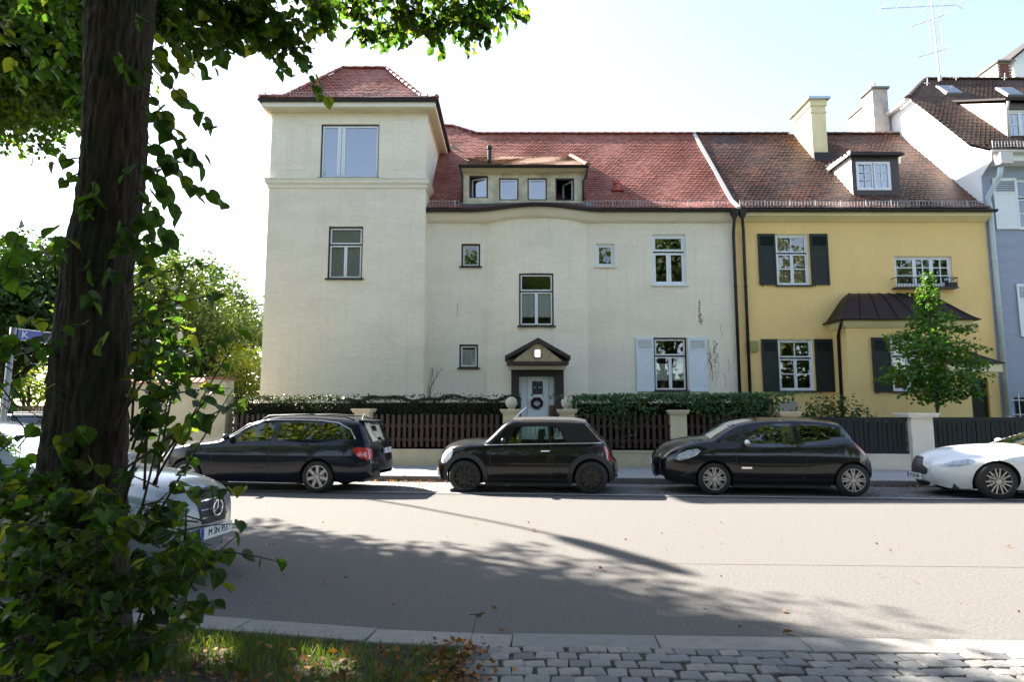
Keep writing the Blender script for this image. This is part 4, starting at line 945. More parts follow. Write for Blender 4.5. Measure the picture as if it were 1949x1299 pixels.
def wheel(parent, x, y, R, rim, nsp, style, mat, side, w=.20):
    """side: -1 near (local -y) / +1. built round its own hub"""
    m = MB(); prof = [(R*.70,-w/2),(R*.93,-w/2),(R*.985,-w/2+.02),(R,-w/2+.045),(R,w/2-.045),(R*.985,w/2-.02),(R*.93,w/2),(R*.70,w/2)]
    m.lathe(prof, (x,y,R), 'Y', 40); wo = m.build('wheel', rubber, parent, smooth=True, local=True)
    yo = y+side*(w/2-.018); r1 = R*rim
    m = MB(); s = side
    m.lathe([(r1*1.03,0),(r1*1.0,s*.012),(r1*.93,s*.010),(r1*.90,-s*.03),(r1*.90,-s*.14)], (x,yo,R), 'Y', 40)
    def spoke(a, r0, r2, w0, w2, yoff0=0., yoff1=0.):
        ca, sa = cos(a), sin(a); c0 = Vector((x+ca*r0, yo+s*yoff0, R+sa*r0)); c1 = Vector((x+ca*r2, yo+s*yoff1, R+sa*r2)); t_ = Vector((-sa,0,ca))
        d = Vector((0,-s*.035,0))
        m.prism([c0-t_*w0, c1-t_*w2, c1+t_*w2, c0+t_*w0], d)
    for k in range(nsp):
        a = 2*pi*k/nsp+pi/2
        if style == 'single': spoke(a, r1*.12, r1*.95, r1*.10, r1*.15, .002, .004)
        elif style == 'wide': spoke(a, r1*.12, r1*.95, r1*.08, r1*.20, .002, .004)
        else:
            for dd in (-1, 1): 
                a2 = a+dd*style; spoke(a2, r1*.12, r1*.95, r1*.040, r1*.05, .004, .004)
    m.lathe([(r1*.24,-.02),(r1*.24,s*.006),(r1*.2,s*.012),(0,s*.014)], (x,yo,R), 'Y', 20)
    m.build('rim', mat, wo, smooth=False, local=True)
    m = MB(); m.lathe([(r1*.9,-s*.05),(0,-s*.05)], (x,yo,R), 'Y', 24); 
    m.build('hub', darkin if mat is not darkalloy else darkalloy, wo, local=True)
    m = MB(); m.lathe([(r1*.62,-s*.035),(r1*.62,-s*.045),(r1*.2,-s*.045)], (x,yo,R), 'Y', 28); m.build('brake_disc', greymet, wo, local=True)

def car(c):
    """c: dict. local x runs from the nose (0) to the tail, local -y is the side towards the street; side outline in (x, z)"""
    root = thing(c['name'], c['label'], 'car', c['loc'], c['rz'])
    paint, half = c['paint'], c['w']/2
    top = smooth_pl(c['top'], set(c['keep']), 2); top = resample(top, .07)
    zs = c['sill']; xf, xr = c['axles']; RA = c['arch']; R = c['R']
    def arch(cx_, n=18):
        zc = R*1.0; a0 = math.asin((zs-zc)/RA) if abs((zs-zc)/RA) < 1 else -pi/2
        return [(cx_+RA*cos(t_), zc+RA*sin(t_)) for t_ in [a0+(pi-2*a0)*k/n for k in range(n+1)]]
    L = c['L']
    bot = [top[-1]]+c['tailbot']+arch(xr)+arch(xf)+c['nosebot']     # tail -> nose along the bottom, arches run right to left
    bot = resample(bot[:1+len(c['tailbot'])], .08)[:-1]+resample([bot[len(c['tailbot'])]]+arch(xr)[:1],.08)+arch(xr)[1:]+resample([arch(xr)[-1], arch(xf)[0]], .08)[1:]+arch(xf)[1:]+resample([arch(xf)[-1]]+c['nosebot']+[top[0]], .08)[1:-1]
    outline = top+bot[1:]
    clean = []
    for p in outline:
        if not clean or math.dist(p, clean[-1]) > .004: clean.append(p)
    outline = clean
    topa = np.array(top); 
    A_ = topa[:-1]; B_ = topa[1:]; D_ = B_-A_; L2 = (D_**2).sum(1)
    def dtop(x, z):
        p = np.array((x, z)); t_ = np.clip(((p-A_)*D_).sum(1)/L2, 0, 1); q = A_+D_*t_[:,None]; return float(np.sqrt(((p-q)**2).sum(1)).min())
    belt = c['belt']
    def plan(x):
        a, wf = c['pf']; b_, wr = c['pr']; v = 1.
        if x < a: v -= (1-wf)*((a-x)/a)**c.get('pfe', 2.6)
        if x > L-b_: v -= (1-wr)*((x-L+b_)/b_)**c.get('pre', 2.6)
        return v
    def beltz(x):
        return np.interp(x, [p[0] for p in belt], [p[1] for p in belt])
    RR = c.get('round', .09); tum = c['tumble']
    def W(x, z, d=None):
        v = half*plan(min(max(x,0),L)); zb = beltz(x)
        if z > zb: v -= tum*(z-zb)+.012
        elif z > zb-.06: v -= .012*(1-(zb-z)/.06)
        if z > .60: v -= .38*(min(z,zb)-.60)**2
        if z < .50: v -= .10*((.50-z)/.3)**2
        lo2, hi2 = zb-.10-.35, zb-.10        # gentle waist
        if c.get('hip'):
            for hx, amt, wd in c['hip']: v += amt*math.exp(-((x-hx)/wd)**2)*max(0., min(1., (z-.3)/.3))*(1 if z < zb else 0)
        mid_ = (z-(zb-.28))/.22
        v -= .006*math.exp(-mid_*mid_)
        if d is None: d = dtop(x, z)
        r_ = RR*min(1, .45+abs(x-L/2)/L*0+.55)
        if d < r_: q = 1-d/r_; v -= r_*(1-sqrt(max(0,1-q*q)))
        return max(v, .02)
    regions = c['regions']      # name, polygon, material, both sides
    V2 = []; E2 = []
    def addloop(pl, closed=True):
        n0 = len(V2); V2.extend(pl); n = len(pl)
        E2.extend([(n0+i, n0+(i+1)%n) for i in range(n if closed else n-1)])
    addloop(outline)
    for rg in regions: addloop(resample(list(rg[1])+[rg[1][0]], .07)[:-1])
    # support points: a grid, and rows close under the upper outline so the roll-over is smooth
    xmin, xmax = min(p[0] for p in outline), max(p[0] for p in outline); zmax = max(p[1] for p in outline)
    gx = xmin+.03
    while gx < xmax:
        gz = zs+.02
        while gz < zmax:
            if pin(outline, gx, gz) and dtop(gx, gz) > .05: V2.append((gx, gz))
            gz += .065
        gx += .075
    for d in (.006,.02,.045,.075):
        for i in range(1, len(top)-1):
            tx, tz = top[i+1][0]-top[i-1][0], top[i+1][1]-top[i-1][1]; l_ = math.hypot(tx, tz) or 1
            q = (top[i][0]+tz/l_*d, top[i][1]-tx/l_*d)
            if pin(outline, *q) and dtop(*q) > d*.7: V2.append(q)
    res = delaunay_2d_cdt([Vector(p) for p in V2], E2, [], 0, 1e-5)
    vv, ff = res[0], res[2]
    vd = [(v.x, v.y, dtop(v.x, v.y)) for v in vv]; vw = [W(*q) for q in vd]
    groups = {}
    for f in ff:
        cx_ = sum(vv[i].x for i in f)/3; cz_ = sum(vv[i].y for i in f)/3
        if not pin(outline, cx_, cz_): continue
        g_ = 'body'
        for k, rg in enumerate(regions):
            if pin(rg[1], cx_, cz_): g_ = k
        groups.setdefault(g_, []).append(f)
    # lengthwise top surface between the two sides
    n = 14; cr = c['crown']
    def crown(i):
        x = top[i][0]; return np.interp(i/(len(top)-1), [k[0] for k in cr], [k[1] for k in cr])
    rows = []
    wt = [W(p[0], p[1], 0.) for p in top]
    for i, p in enumerate(top):
        a, b_ = top[max(i-1,0)], top[min(i+1,len(top)-1)]; tx, tz = b_[0]-a[0], b_[1]-a[1]; l_ = math.hypot(tx, tz) or 1; nx_, nz_ = -tz/l_, tx/l_; q = crown(i)
        row = []
        for j in range(n+1):
            s = sin((j/n-.5)*pi) if False else (2*j/n-1); e = q*(1-abs(s)**2.3); row.append((p[0]+nx_*e, s*wt[i], p[1]+nz_*e))
        rows.append(row)
    def idx(x, z): return min(range(len(top)), key=lambda i: math.dist(top[i], (x, z)))
    panes = {k: (idx(*v[0]), idx(*v[1]), v[2]) for k, v in c['screens'].items()}
    body = MB(); 
    for s in (-1, 1):
        used = {}
        fs = []
        for f in groups.get('body', []):
            fs.append(tuple(used.setdefault(i, len(used)) for i in (f if s < 0 else f[::-1])))
        vs_ = [None]*len(used)
        for i, k in used.items(): vs_[k] = (vv[i].x, s*vw[i], vv[i].y)
        body.add(vs_, fs)
    tv = [p for r_ in rows for p in r_]; tf = []; pf = {k: [] for k in panes}
    for i in range(len(top)-1):
        for j in range(n):
            f = (i*(n+1)+j, i*(n+1)+j+1, (i+1)*(n+1)+j+1, (i+1)*(n+1)+j); wh = None
            for k, (a, b_, m_) in panes.items():
                if a <= i < b_ and 1 <= j < n-1: wh = k
            (pf[wh] if wh else tf).append(f)
    softr = c.get('soft'); 
    if softr:
        ia, ib = idx(*softr[0]), idx(*softr[1])
        sf = [f for f in tf if ia <= f[0]//(n+1) < ib]; tf = [f for f in tf if not (ia <= f[0]//(n+1) < ib)]
        mm = MB(); mm.add(tv, sf); mm.build('fabric_top', c['softmat'], root, smooth=True, local=True)
    body.add(tv, tf)
    bo = body.build('body', paint, root, smooth=True, local=True)
    bm_ = bo.data
    # weld the seams
    import bmesh
    b2 = bmesh.new(); b2.from_mesh(bm_); bmesh.ops.remove_doubles(b2, verts=b2.verts, dist=.0006); 
    loose = [v for v in b2.verts if not v.link_faces]; bmesh.ops.delete(b2, geom=loose, context='VERTS'); bmesh.ops.recalc_face_normals(b2, faces=b2.faces); b2.to_mesh(bm_); b2.free()
    for p in bm_.polygons: p.use_smooth = True
    for k, (a, b_, m_) in panes.items():
        mm = MB(); used = {}; fs = [tuple(used.setdefault(i, len(used)) for i in f) for f in pf[k]]; vs_ = [None]*len(used)
        for i, q in used.items(): vs_[q] = tv[i]
        mm.add(vs_, fs); mm.build(k, m_, root, smooth=True, local=True)
    for gi, rg in enumerate(regions):
        for s in (-1, 1):
            used = {}; fs = [tuple(used.setdefault(i, len(used)) for i in (f if s < 0 else f[::-1])) for f in groups.get(gi, [])]
            if not fs: continue
            vs_ = [None]*len(used); off = rg[3] if len(rg) > 3 else 0.
            for i, k in used.items(): vs_[k] = (vv[i].x, s*(vw[i]+off), vv[i].y)
            mm = MB(); mm.add(vs_, fs); mm.build(rg[0], rg[2], root, smooth=True, local=True)
    # underside, wheel wells, cabin tub
    m = MB(); m.box(xf+RA+.02, xr-RA-.02, -half+.16, half-.16, zs-.06, zs+.10).box(.25, L-.25, -half+.34, half-.34, zs-.02, zs+.22)
    for cx_ in (xf, xr):
        for s in (-1, 1):
            pts_ = arch(cx_, 14); yo_, yi = s*(half-.045), s*(half-.34)
            m.add([(p[0],yo_ if False else s*(W(p[0],p[1])-.004),p[1]) for p in pts_]+[(p[0],yi,p[1]) for p in pts_], [(k,k+1,16+k-0,15+k) for k in range(14)]); m.add([(p[0],yi,p[1]) for p in pts_], [tuple(range(15))])
    m.build('underbody', blackpl, root, local=True)
    for (xx, s) in ((xf,-1),(xf,1),(xr,-1),(xr,1)): wheel(root, xx, s*(half-c.get('inset',.115)), R, c['rim'], c['nsp'], c['style'], c['rimmat'], s)
    cb = c['cab']; m = MB()
    m.box(cb[0]-.35, cb[0]+.12, -half+.17, half-.17, .75, beltz(cb[0])-.03)                    # dashboard
    m.box(cb[0]+.1, cb[1], -half+.14, half-.14, zs+.1, zs+.14); m.box(cb[1]-.5, cb[1], -half+.2, half-.2, .5, beltz(cb[1])-.05)
    for s in (-1, 1): m.box(cb[0], cb[1]-.4, s*(half-.19), s*(half-.16), .5, beltz((cb[0]+cb[1])/2)-.02)
    m.build('cabin', cabin, root, local=True)
    for (sx, wd) in c['seats']:
        for s in ((-1, 1) if wd < .7 else (0,)):
            m = MB(); yc_ = s*.36; h = wd/2
            m.prism([(sx,yc_-h,.50),(sx+.5,yc_-h,.46),(sx+.72,yc_-h,1.02),(sx+.62,yc_-h,1.05),(sx+.42,yc_-h,.62),(sx,yc_-h,.62)], (0,wd,0))
            for hy in ((0,) if wd < .7 else (-.38,.38)): m.box(sx+.64,sx+.74,yc_+hy-.12,yc_+hy+.12,1.06,1.22)
            m.build('seat', seatm, root, local=True)
    m = MB(); a_ = [(cb[0]+.22+.06*cos(t_), -.36+.18*cos(t_), beltz(cb[0])-.04+.17*sin(t_)) for t_ in [2*pi*k/16 for k in range(17)]]; m.tube(a_, .014, 6, cap=False); m.build('steering_wheel', cabin, root, local=True)
    def mirror(x, z, mat):
        for s in (-1, 1):
            y0_ = s*(W(x, z)+.02); m = MB(); cc = Vector((x-.02, y0_+s*.10, z+.06)); rings = []
            for i in range(7):
                t_ = -1+2*i/6; rr = sqrt(max(0,1-t_*t_*.96)); rings.append([(cc.x+.055*rr*cos(q_)-.01, cc.y+t_*.105, cc.z+.065*rr*sin(q_)) for q_ in [2*pi*k/12 for k in range(12)]])
            m.add([p for r_ in rings for p in r_], [(i*12+k,i*12+(k+1)%12,(i+1)*12+(k+1)%12,(i+1)*12+k) for i in range(6) for k in range(12)]+[tuple(range(12))[::-1],tuple(range(72,84))])
            m.box(x-.03, x+.03, min(y0_-s*.04,y0_+s*.03), max(y0_-s*.04,y0_+s*.03), z-.01, z+.03); m.build('wing_mirror', mat, root, smooth=True, local=True)
    mirror(*c['mirror'])
    for (x, z, L_, mat) in c.get('handles', []):
        for s in (-1, 1):
            m = MB(); y_ = s*(W(x, z)+.012); m.tube([(x-L_/2,y_-s*.012,z),(x-L_/2+.02,y_+s*.015,z+.004),(x+L_/2-.02,y_+s*.015,z+.006),(x+L_/2,y_-s*.012,z+.004)], .013, 6); m.build('door_handle', mat, root, local=True)
    for (pts_, r_, mat, nm) in c.get('strips', []):
        pp = resample(pts_, .09)
        for s in (-1, 1):
            m = MB(); m.tube([(x, s*(W(x, z)+.003), z) for x, z in pp], r_, 6); m.build(nm, mat, root, smooth=True, local=True)
    for pts_ in c.get('gaps', []):
        pp = resample(pts_, .06)
        for s in (-1, 1):
            m = MB(); k_ = len(pp); vs_ = []
            for i, (x, z) in enumerate(pp):
                a, b_ = pp[max(i-1,0)], pp[min(i+1,k_-1)]; tx, tz = b_[0]-a[0], b_[1]-a[1]; l_ = math.hypot(tx,tz) or 1; nx_, nz_ = -tz/l_*.004, tx/l_*.004
                for q in (-1, 1): vs_.append((x+nx_*q, s*(W(x+nx_*q, z+nz_*q)+.0016), z+nz_*q))
            m.add(vs_, [(2*i,2*i+1,2*i+3,2*i+2) for i in range(k_-1)]); m.build('panel_gap', blackpl, root, local=True)
    return root, dict(W=W, top=top, rows=rows, idx=idx, half=half, beltz=beltz)

def plate(root, info, front, z, text, tilt=0., w=.52, proud=.02, ix=None, dx=0.):
    top = info['top']; i = min((k for k in range(len(top)) if (k < len(top)/2) == front), key=lambda k: abs(top[k][1]-z)); r_ = info['rows'][i]; mid_ = r_[len(r_)//2]
    s = -1 if front else 1; x = mid_[0]+s*proud+dx; m = MB()
    m.box(min(x,x+s*.012), max(x,x+s*.012), -w/2, w/2, z-.055, z+.055); po = m.build('number_plate', platew, root, local=True)
    m = MB(); x2 = x+s*.0135; e = -w/2 if not front else w/2
    y0_, y1_ = (w/2-.045, w/2) if front else (-w/2, -w/2+.045)
    if front: y0_, y1_ = (w/2-.045, w/2) if False else (w/2-.045, w/2)
    # the blue band sits at the reader's left
    if front: y0_, y1_ = w/2-.045, w/2
    m.box(min(x+s*.012,x2), max(x+s*.012,x2), y0_, y1_, z-.055, z+.055); m.build('plate_band', plateb, po, local=True)
    rot = (pi/2, 0, -pi/2 if front else pi/2)
    text_obj(text, .095, 'plate_lettering', plateink, po, (x2, -.02 if front else .02, z), rot, sx=.85)
    return po

def loft_patch(root, info, name, mat, pts, off=.006, sub=6):
    """a patch on the lengthwise surface: pts = [(row index float, s0, s1)]"""
    rows = info['rows']; n = len(rows[0])-1
    def at(i, s):
        i = min(max(i, 0), len(rows)-1.001); a = int(i); f = i-a; t_ = (s+1)/2*n; t_ = min(max(t_, 0), n-.001); b_ = int(t_); g_ = t_-b_
        L_ = lambda p, q, k: tuple(p[z]*(1-k)+q[z]*k for z in range(3))
        return Vector(L_(L_(rows[a][b_], rows[a][b_+1], g_), L_(rows[a+1][b_], rows[a+1][b_+1], g_), f))
    m = MB(); vs_ = []
    for (i, s0_, s1_) in pts:
        for k in range(sub+1):
            s = s0_+(s1_-s0_)*k/sub; p = at(i, s); d1 = at(i+.3, s)-at(i-.3 if i > .3 else 0, s); d2 = at(i, s+.05)-at(i, s-.05); nn = d2.cross(d1).normalized(); 
            if nn.x > 0 and i < len(rows)/2: nn = -nn
            if nn.x < 0 and i >= len(rows)/2: nn = -nn
            vs_.append(p+nn*off)
    m.add(vs_, [(r_*(sub+1)+k,r_*(sub+1)+k+1,(r_+1)*(sub+1)+k+1,(r_+1)*(sub+1)+k) for r_ in range(len(pts)-1) for k in range(sub)])
    return m.build(name, mat, root, smooth=True, local=True), at

street = -atan(.098)
black1 = carpaint('blue_black_paint', (.006,.008,.016)); black2 = carpaint('brown_black_paint', (.010,.008,.009)); black3 = carpaint('black_paint', (.006,.006,.008))
white1 = carpaint('white_car_paint', (.72,.74,.76)); silver = carpaint('silver_paint', (.26,.28,.30), metal=.25, rough=.3)
def carloc(px_front_wheel, axle_x, Ynear, w):
    """root (nose, centre line) from the front wheel's column in the photo and the distance of the near side"""
    X = P(px_front_wheel, 920, Ynear).x
    c, s = cos(street), sin(street)
    # local point (axle_x, -w/2) must land on (X, Ynear)
    return (X-(axle_x*c+w/2*s), Ynear-(axle_x*s-w/2*c), 0.0)

# --- black estate car
S = 429.; f = lambda cx_, cy_: (.80+(cx_-140)/S, (695-cy_)/S)
topE = [(0.03,.42),(0.0,.55),(.03,.70),(.14,.80),(.40,.875),(.80,.945),(1.25,.995),(1.42,1.02),f(560,190),f(660,122),f(760,80),f(900,58),(2.69,1.49),(3.27,1.485),(3.85,1.455),(4.22,1.415),(4.36,1.385),(4.47,1.16),(4.55,1.0),(4.60,.86),(4.62,.70),(4.66,.60),(4.66,.42)]
ws = [f(570,262),f(640,190),f(745,118),f(905,96),f(885,256)]
wr1 = [f(945,252),f(975,104),f(1205,100),f(1195,248)]
wr2 = [f(1205,248),f(1215,100),f(1290,102),f(1345,246)]
wr3 = [f(1362,246),f(1318,106),f(1400,106),f(1500,124),f(1590,180),f(1628,244)]
tl = [f(1625,325),f(1660,308),f(1745,318),(4.60,.86),(4.62,.70),f(1765,415),f(1700,405),f(1655,375)]
est, ei = car(dict(name='black_estate_car', label='dark blue-black estate car with roof rails parked left of the black convertible', loc=carloc(351,.80,12.98,1.77), rz=street, paint=black1, w=1.77, L=4.66,
    top=topE, keep=[7,11,15,16], sill=.21, axles=(.80,3.56), arch=.365, R=.317, tailbot=[(4.62,.30),(4.3,.23)], nosebot=[(.35,.22),(.10,.26)], belt=[(0,.80),(.6,.93),(1.4,1.0),(3.0,1.03),(4.3,1.04),(4.66,1.0)],
    pf=(1.0,.62), pr=(.7,.80), tumble=.25, hip=[(.8,.02,.4),(3.56,.025,.45)], regions=[('side_window',ws,carglass),('side_window',wr1,carglass),('side_window',wr2,carglass),('side_window',wr3,carglass),('tail_lamp',tl,redlamp,.004),('headlamp',[(.06,.62),(.10,.72),(.38,.80),(.42,.77),(.24,.62)],lampgl,.004)],
    crown=[(0,.10),(.12,.10),(.3,.06),(.5,.05),(.8,.05),(.88,.09),(1,.10)], screens={'windscreen':((1.42,1.02),f(900,58),carglass),'rear_window':((4.36,1.385),(4.55,1.0),carglass)},
    rim=.70, nsp=7, style='single', rimmat=alloy, cab=(1.5,4.3), seats=[(1.9,.5),(2.9,1.2)], mirror=(f(520,250)[0],f(520,250)[1],black1), handles=[(*f(780,318),.18,black1),(*f(1200,287),.18,black1)],
    strips=[([f(395,268),f(560,182),f(650,120),f(760,88),f(900,78),f(1100,78),f(1320,84),f(1480,104),f(1590,160),f(1640,246)],.009,chrome,'window_trim'),([f(500,612),f(1130,620)],.012,chrome,'sill_trim')],
    gaps=[[f(930,96),f(885,256),f(888,600)],[f(1330,110),f(1350,246),f(1250,420)],[f(400,280),f(370,360),f(375,600)]]))
for s in (-1, 1):
    m = MB(); m.tube([(2.25,s*.60,1.44),(2.4,s*.61,1.52),(3.2,s*.61,1.545),(4.0,s*.60,1.50),(4.2,s*.59,1.43)],.016,6); m.build('roof_rail', blackpl, est, smooth=True, local=True)
m = MB(); m.prism([(4.30,-.62,1.40),(4.48,-.58,1.375),(4.48,.58,1.375),(4.30,.62,1.40)],(0,0,.035)); m.build('roof_spoiler', black1, est, local=True)
m = MB(); m.tube([(4.16,0,1.47),(4.22,0,1.56)],.012,5); m.build('aerial_fin', chrome, est, local=True)
plate(est, ei, False, .80, 'M', w=.5)
# --- black convertible
S = 478.; f = lambda cx_, cy_: ((cx_-105)/S, (868-cy_)/S)
topM = [(.02,.30),f(108,640),f(122,600),f(150,575),f(165,515),f(205,468),f(265,434),f(350,412),f(450,402),f(540,402),f(605,392),f(700,300),f(790,210),f(860,182),f(1000,178),f(1300,178),f(1480,184),f(1560,205),f(1640,290),f(1725,382),f(1755,400),f(1785,470),f(1800,560),f(1835,590),f(1848,690),(3.62,.30)]
gls = [f(830,398),f(868,300),f(905,256),f(985,243),f(1205,240),f(1214,398)]
glq = [f(1238,396),f(1236,246),f(1290,256),f(1330,300),f(1362,392)]
soft = [f(700,300),f(788,213),f(860,184),f(1300,180),f(1480,186),f(1558,207),f(1640,292),f(1720,384),f(1600,390),f(1380,394),f(1350,300),f(1300,245),f(1236,236),f(985,232),f(890,244),f(850,262)]
soft = [f(845,232),f(890,205),f(1000,190),f(1300,190),f(1480,196),f(1548,214),f(1625,295),f(1700,382),f(1600,390),f(1385,393),f(1350,300),f(1300,247),f(1236,236),f(985,231),f(890,242)]
R_m = .318; ar = .40
def flare(cx_, r0, r1, z0): 
    a0 = math.asin((z0-R_m)/r0); a1 = math.asin(max(-1,(z0-R_m)/r1)); n = 16
    return [(cx_+r0*cos(t_), R_m+r0*sin(t_)) for t_ in [a0+(pi-2*a0)*k/n for k in range(n+1)]]+[(cx_+r1*cos(t_), R_m+r1*sin(t_)) for t_ in [pi-a1-(pi-2*a1)*k/n for k in range(n+1)]]
hm = [f(160,580),f(175,520),f(205,480),f(250,458),f(285,462),f(290,490),f(270,545),f(225,588),f(185,600)]
tlm = [f(1728,430),f(1755,425),f(1785,480),f(1798,560),f(1768,560),f(1745,500)]
mini, mi = car(dict(name='black_convertible_car', label='small black convertible car with closed fabric roof parked before the front gate', loc=carloc(884,(410-105)/S,12.78,1.68), rz=street, paint=black2, w=1.68, L=3.66,
    top=topM, keep=[9,13,17,19], sill=.20, axles=((410-105)/S,(1608-105)/S), arch=.37, R=R_m, tailbot=[(3.55,.24),(3.4,.20)], nosebot=[(.35,.20),(.10,.22)], belt=[(0,.75),(.35,.90),(1.0,.975),(3.4,1.0),(3.66,.95)],
    pf=(.75,.66), pr=(.6,.78), tumble=.22, round=.10, regions=[('wheel_arch_trim',flare((410-105)/S,.372,.47,.205),blackpl,.012),('wheel_arch_trim',flare((1608-105)/S,.372,.47,.205),blackpl,.012),('fabric_side',soft,M('black_fabric',(.013,.012,.013),.95,ns=60,na=.3,bump=.3,bs=300)),('side_window',gls,cleargl),('side_window',glq,cleargl),('headlamp',hm,M('bright_lamp_glass',(.72,.74,.76),.12,spec=.9,coat=1,ns=20,na=.2),.010),('tail_lamp',tlm,redlamp,.006)],
    crown=[(0,.08),(.2,.09),(.35,.07),(.5,.05),(.7,.05),(.85,.07),(1,.08)], screens={'windscreen':(f(605,392),f(850,184),cleargl),'rear_window':(f(1570,215),f(1710,365),carglass)},
    soft=(f(860,182),f(1725,382)), softmat=MATS['black_fabric'], rim=.66, nsp=10, style='single', rimmat=darkalloy, cab=(1.15,3.2), seats=[(1.45,.48),(2.35,1.1)], mirror=(*f(800,405),black2), handles=[(*f(1180,475),.20,chrome)],
    strips=[([f(600,420),f(900,412),f(1300,404),f(1720,396)],.010,chrome,'belt_trim')],
    gaps=[[f(1222,236),f(1222,400),f(1262,560),f(1240,700)],[f(655,420),f(655,770)],[f(1240,700),f(1232,740),f(700,745)]]))
m = MB(); m.tube([(1.52,0,1.43),(1.82,-.06,1.70)],.009,5); m.build('aerial_rod', chrome, mini, local=True)
text_obj('JCW', .075, 'side_lettering', chrome, mini, (.92,-.835,.80), (pi/2,0,0), sx=1.1)
# --- black hatchback
S = 443.; f = lambda cx_, cy_: ((cx_-75)/S, (712-cy_)/S)
topC = [(.04,.36),f(80,540),f(76,450),f(92,400),f(150,340),f(235,300),f(340,272),f(450,256),f(515,248),f(600,190),f(700,132),f(790,104),f(890,88),f(1000,78),f(1150,72),f(1400,78),f(1540,96),f(1612,116),f(1670,190),f(1715,278),f(1790,340),f(1822,400),f(1855,440),f(1862,560),(3.99,.30)]
gl1 = [f(765,292),f(830,225),f(900,160),f(965,120),f(1080,106),f(1188,106),f(1212,300),f(1000,304),f(860,304)]
gl2 = [f(1236,108),f(1400,110),f(1545,132),f(1622,158),f(1690,262),f(1600,268),f(1420,284),f(1252,294)]
hlc = [f(192,412),f(230,372),f(300,335),f(380,322),f(408,338),f(375,372),f(310,405),f(235,425)]
tlc = [f(1685,272),f(1725,268),f(1790,325),f(1822,385),f(1795,384),f(1735,345)]
clio, ci = car(dict(name='black_hatchback_car', label='black three-door hatchback parked between the convertible and the white sports car', loc=carloc(1361,(515-75)/S,12.42,1.70), rz=street, paint=black3, w=1.70, L=4.03,
    top=topC, keep=[8,12,17], sill=.20, axles=((515-75)/S,(1655-75)/S), arch=.355, R=.308, tailbot=[(3.85,.26),(3.7,.21)], nosebot=[(.40,.20),(.12,.24)], belt=[(0,.70),(.5,.85),(1.1,.95),(2.5,.95),(3.6,1.03),(4.03,.95)],
    pf=(1.0,.55), pr=(.75,.72), tumble=.27, hip=[(1.0,.02,.4),(3.56,.035,.5)], regions=[('side_window',gl1,carglass),('side_window',gl2,carglass),('headlamp',hlc,lampgl,.006),('tail_lamp',tlc,redlamp,.006)],
    crown=[(0,.12),(.12,.12),(.3,.08),(.5,.06),(.8,.06),(.9,.09),(1,.10)], screens={'windscreen':(f(515,248),f(890,88),carglass),'rear_window':(f(1612,116),f(1700,262),carglass)},
    rim=.72, nsp=8, style=.13, rimmat=alloy, cab=(1.15,3.5), seats=[(1.55,.5),(2.5,1.2)], mirror=(*f(800,292),M('silver_cap',(.6,.58,.58),.2,metal=.6)), handles=[(*f(1185,350),.17,black3)],
    strips=[], gaps=[[f(1222,110),f(1275,290),f(1280,480),f(1245,585)],[f(700,300),f(700,500),f(720,590)],[f(1245,585),f(720,590)]]))
plate(clio, ci, True, .60, 'M', w=.5, proud=.015)
for s in (-1,):
    m = MB(); x0_, z0_ = f(742,472); x1_, z1_ = f(828,488); m.box(x0_, x1_, s*(ci['W'](1.6,.52)+.004), s*(ci['W'](1.6,.52)-.004), z1_, z0_); m.build('side_badge', chrome, clio, local=True)
m = MB(); m.tube([(.10,s_*.62,.32) if False else (.10+.10*abs(k-6)/6*abs(k-6)/6*2.2, -.6+.2*k, .285) for k in range(7)],.022,6); m.build('bumper_lip', greymet, clio, smooth=True, local=True)
# --- white sports car
topA = [(.10,.20),(.03,.30),(.0,.42),(.02,.56),(.10,.66),(.35,.745),(.70,.82),(1.10,.875),(1.45,.90),(1.62,.915),(1.95,1.05),(2.3,1.18),(2.6,1.24),(2.85,1.255),(3.2,1.235),(3.6,1.13),(3.95,.99),(4.15,.93),(4.33,.92),(4.38,.80),(4.36,.50),(4.30,.32)]
ga = [(1.72,.90),(2.0,1.02),(2.35,1.155),(2.7,1.20),(3.05,1.195),(3.35,1.12),(3.45,1.02),(3.2,.95),(2.4,.915)]
R_a = .335
hla = [(.06+(x-.34)*.72, z-.075) for x, z in [(.34,.635),(.44,.68),(.62,.745),(.86,.79),(.98,.785),(1.0,.76),(.90,.71),(.70,.665),(.5,.635)]]
ast, ai = car(dict(name='white_sports_car', label='white low sports coupe cut by the right picture edge', loc=carloc(1904,.86,11.72,1.86), rz=street, paint=white1, w=1.86, L=4.38,
    top=topA, keep=[9,13], sill=.17, axles=(.86,3.46), arch=.375, R=R_a, tailbot=[(4.1,.22),(4.0,.20)], nosebot=[(.42,.16),(.2,.16)], belt=[(0,.60),(.5,.70),(1.0,.78),(1.7,.86),(3.2,.90),(4.38,.88)],
    pf=(1.15,.48), pfe=2.3, pr=(.7,.74), tumble=.55, round=.17, hip=[(.86,.03,.4),(3.46,.05,.5)], regions=[('side_window',ga,carglass),('headlamp',hla,M('sports_lamp_glass',(.30,.34,.40),.1,spec=.9,coat=1,ns=16,na=.8),.006),('side_vent',[(1.38,.66),(1.42,.70),(1.75,.69),(1.72,.64)],blackpl)],
    crown=[(0,.12),(.1,.16),(.2,.14),(.35,.08),(.5,.06),(.8,.06),(1,.10)], screens={'windscreen':((1.62,.915),(2.6,1.24),carglass),'rear_window':((3.2,1.235),(3.95,.99),carglass)},
    rim=.74, nsp=7, style=.19, rimmat=alloy, cab=(1.7,3.4), seats=[(2.1,.5)], mirror=(2.1,.93,white1), handles=[], strips=[([(1.40,.655),(1.85,.67)],.008,chrome,'vent_trim')], gaps=[[(1.5,.86),(1.45,.5),(1.55,.25)]], inset=.12))
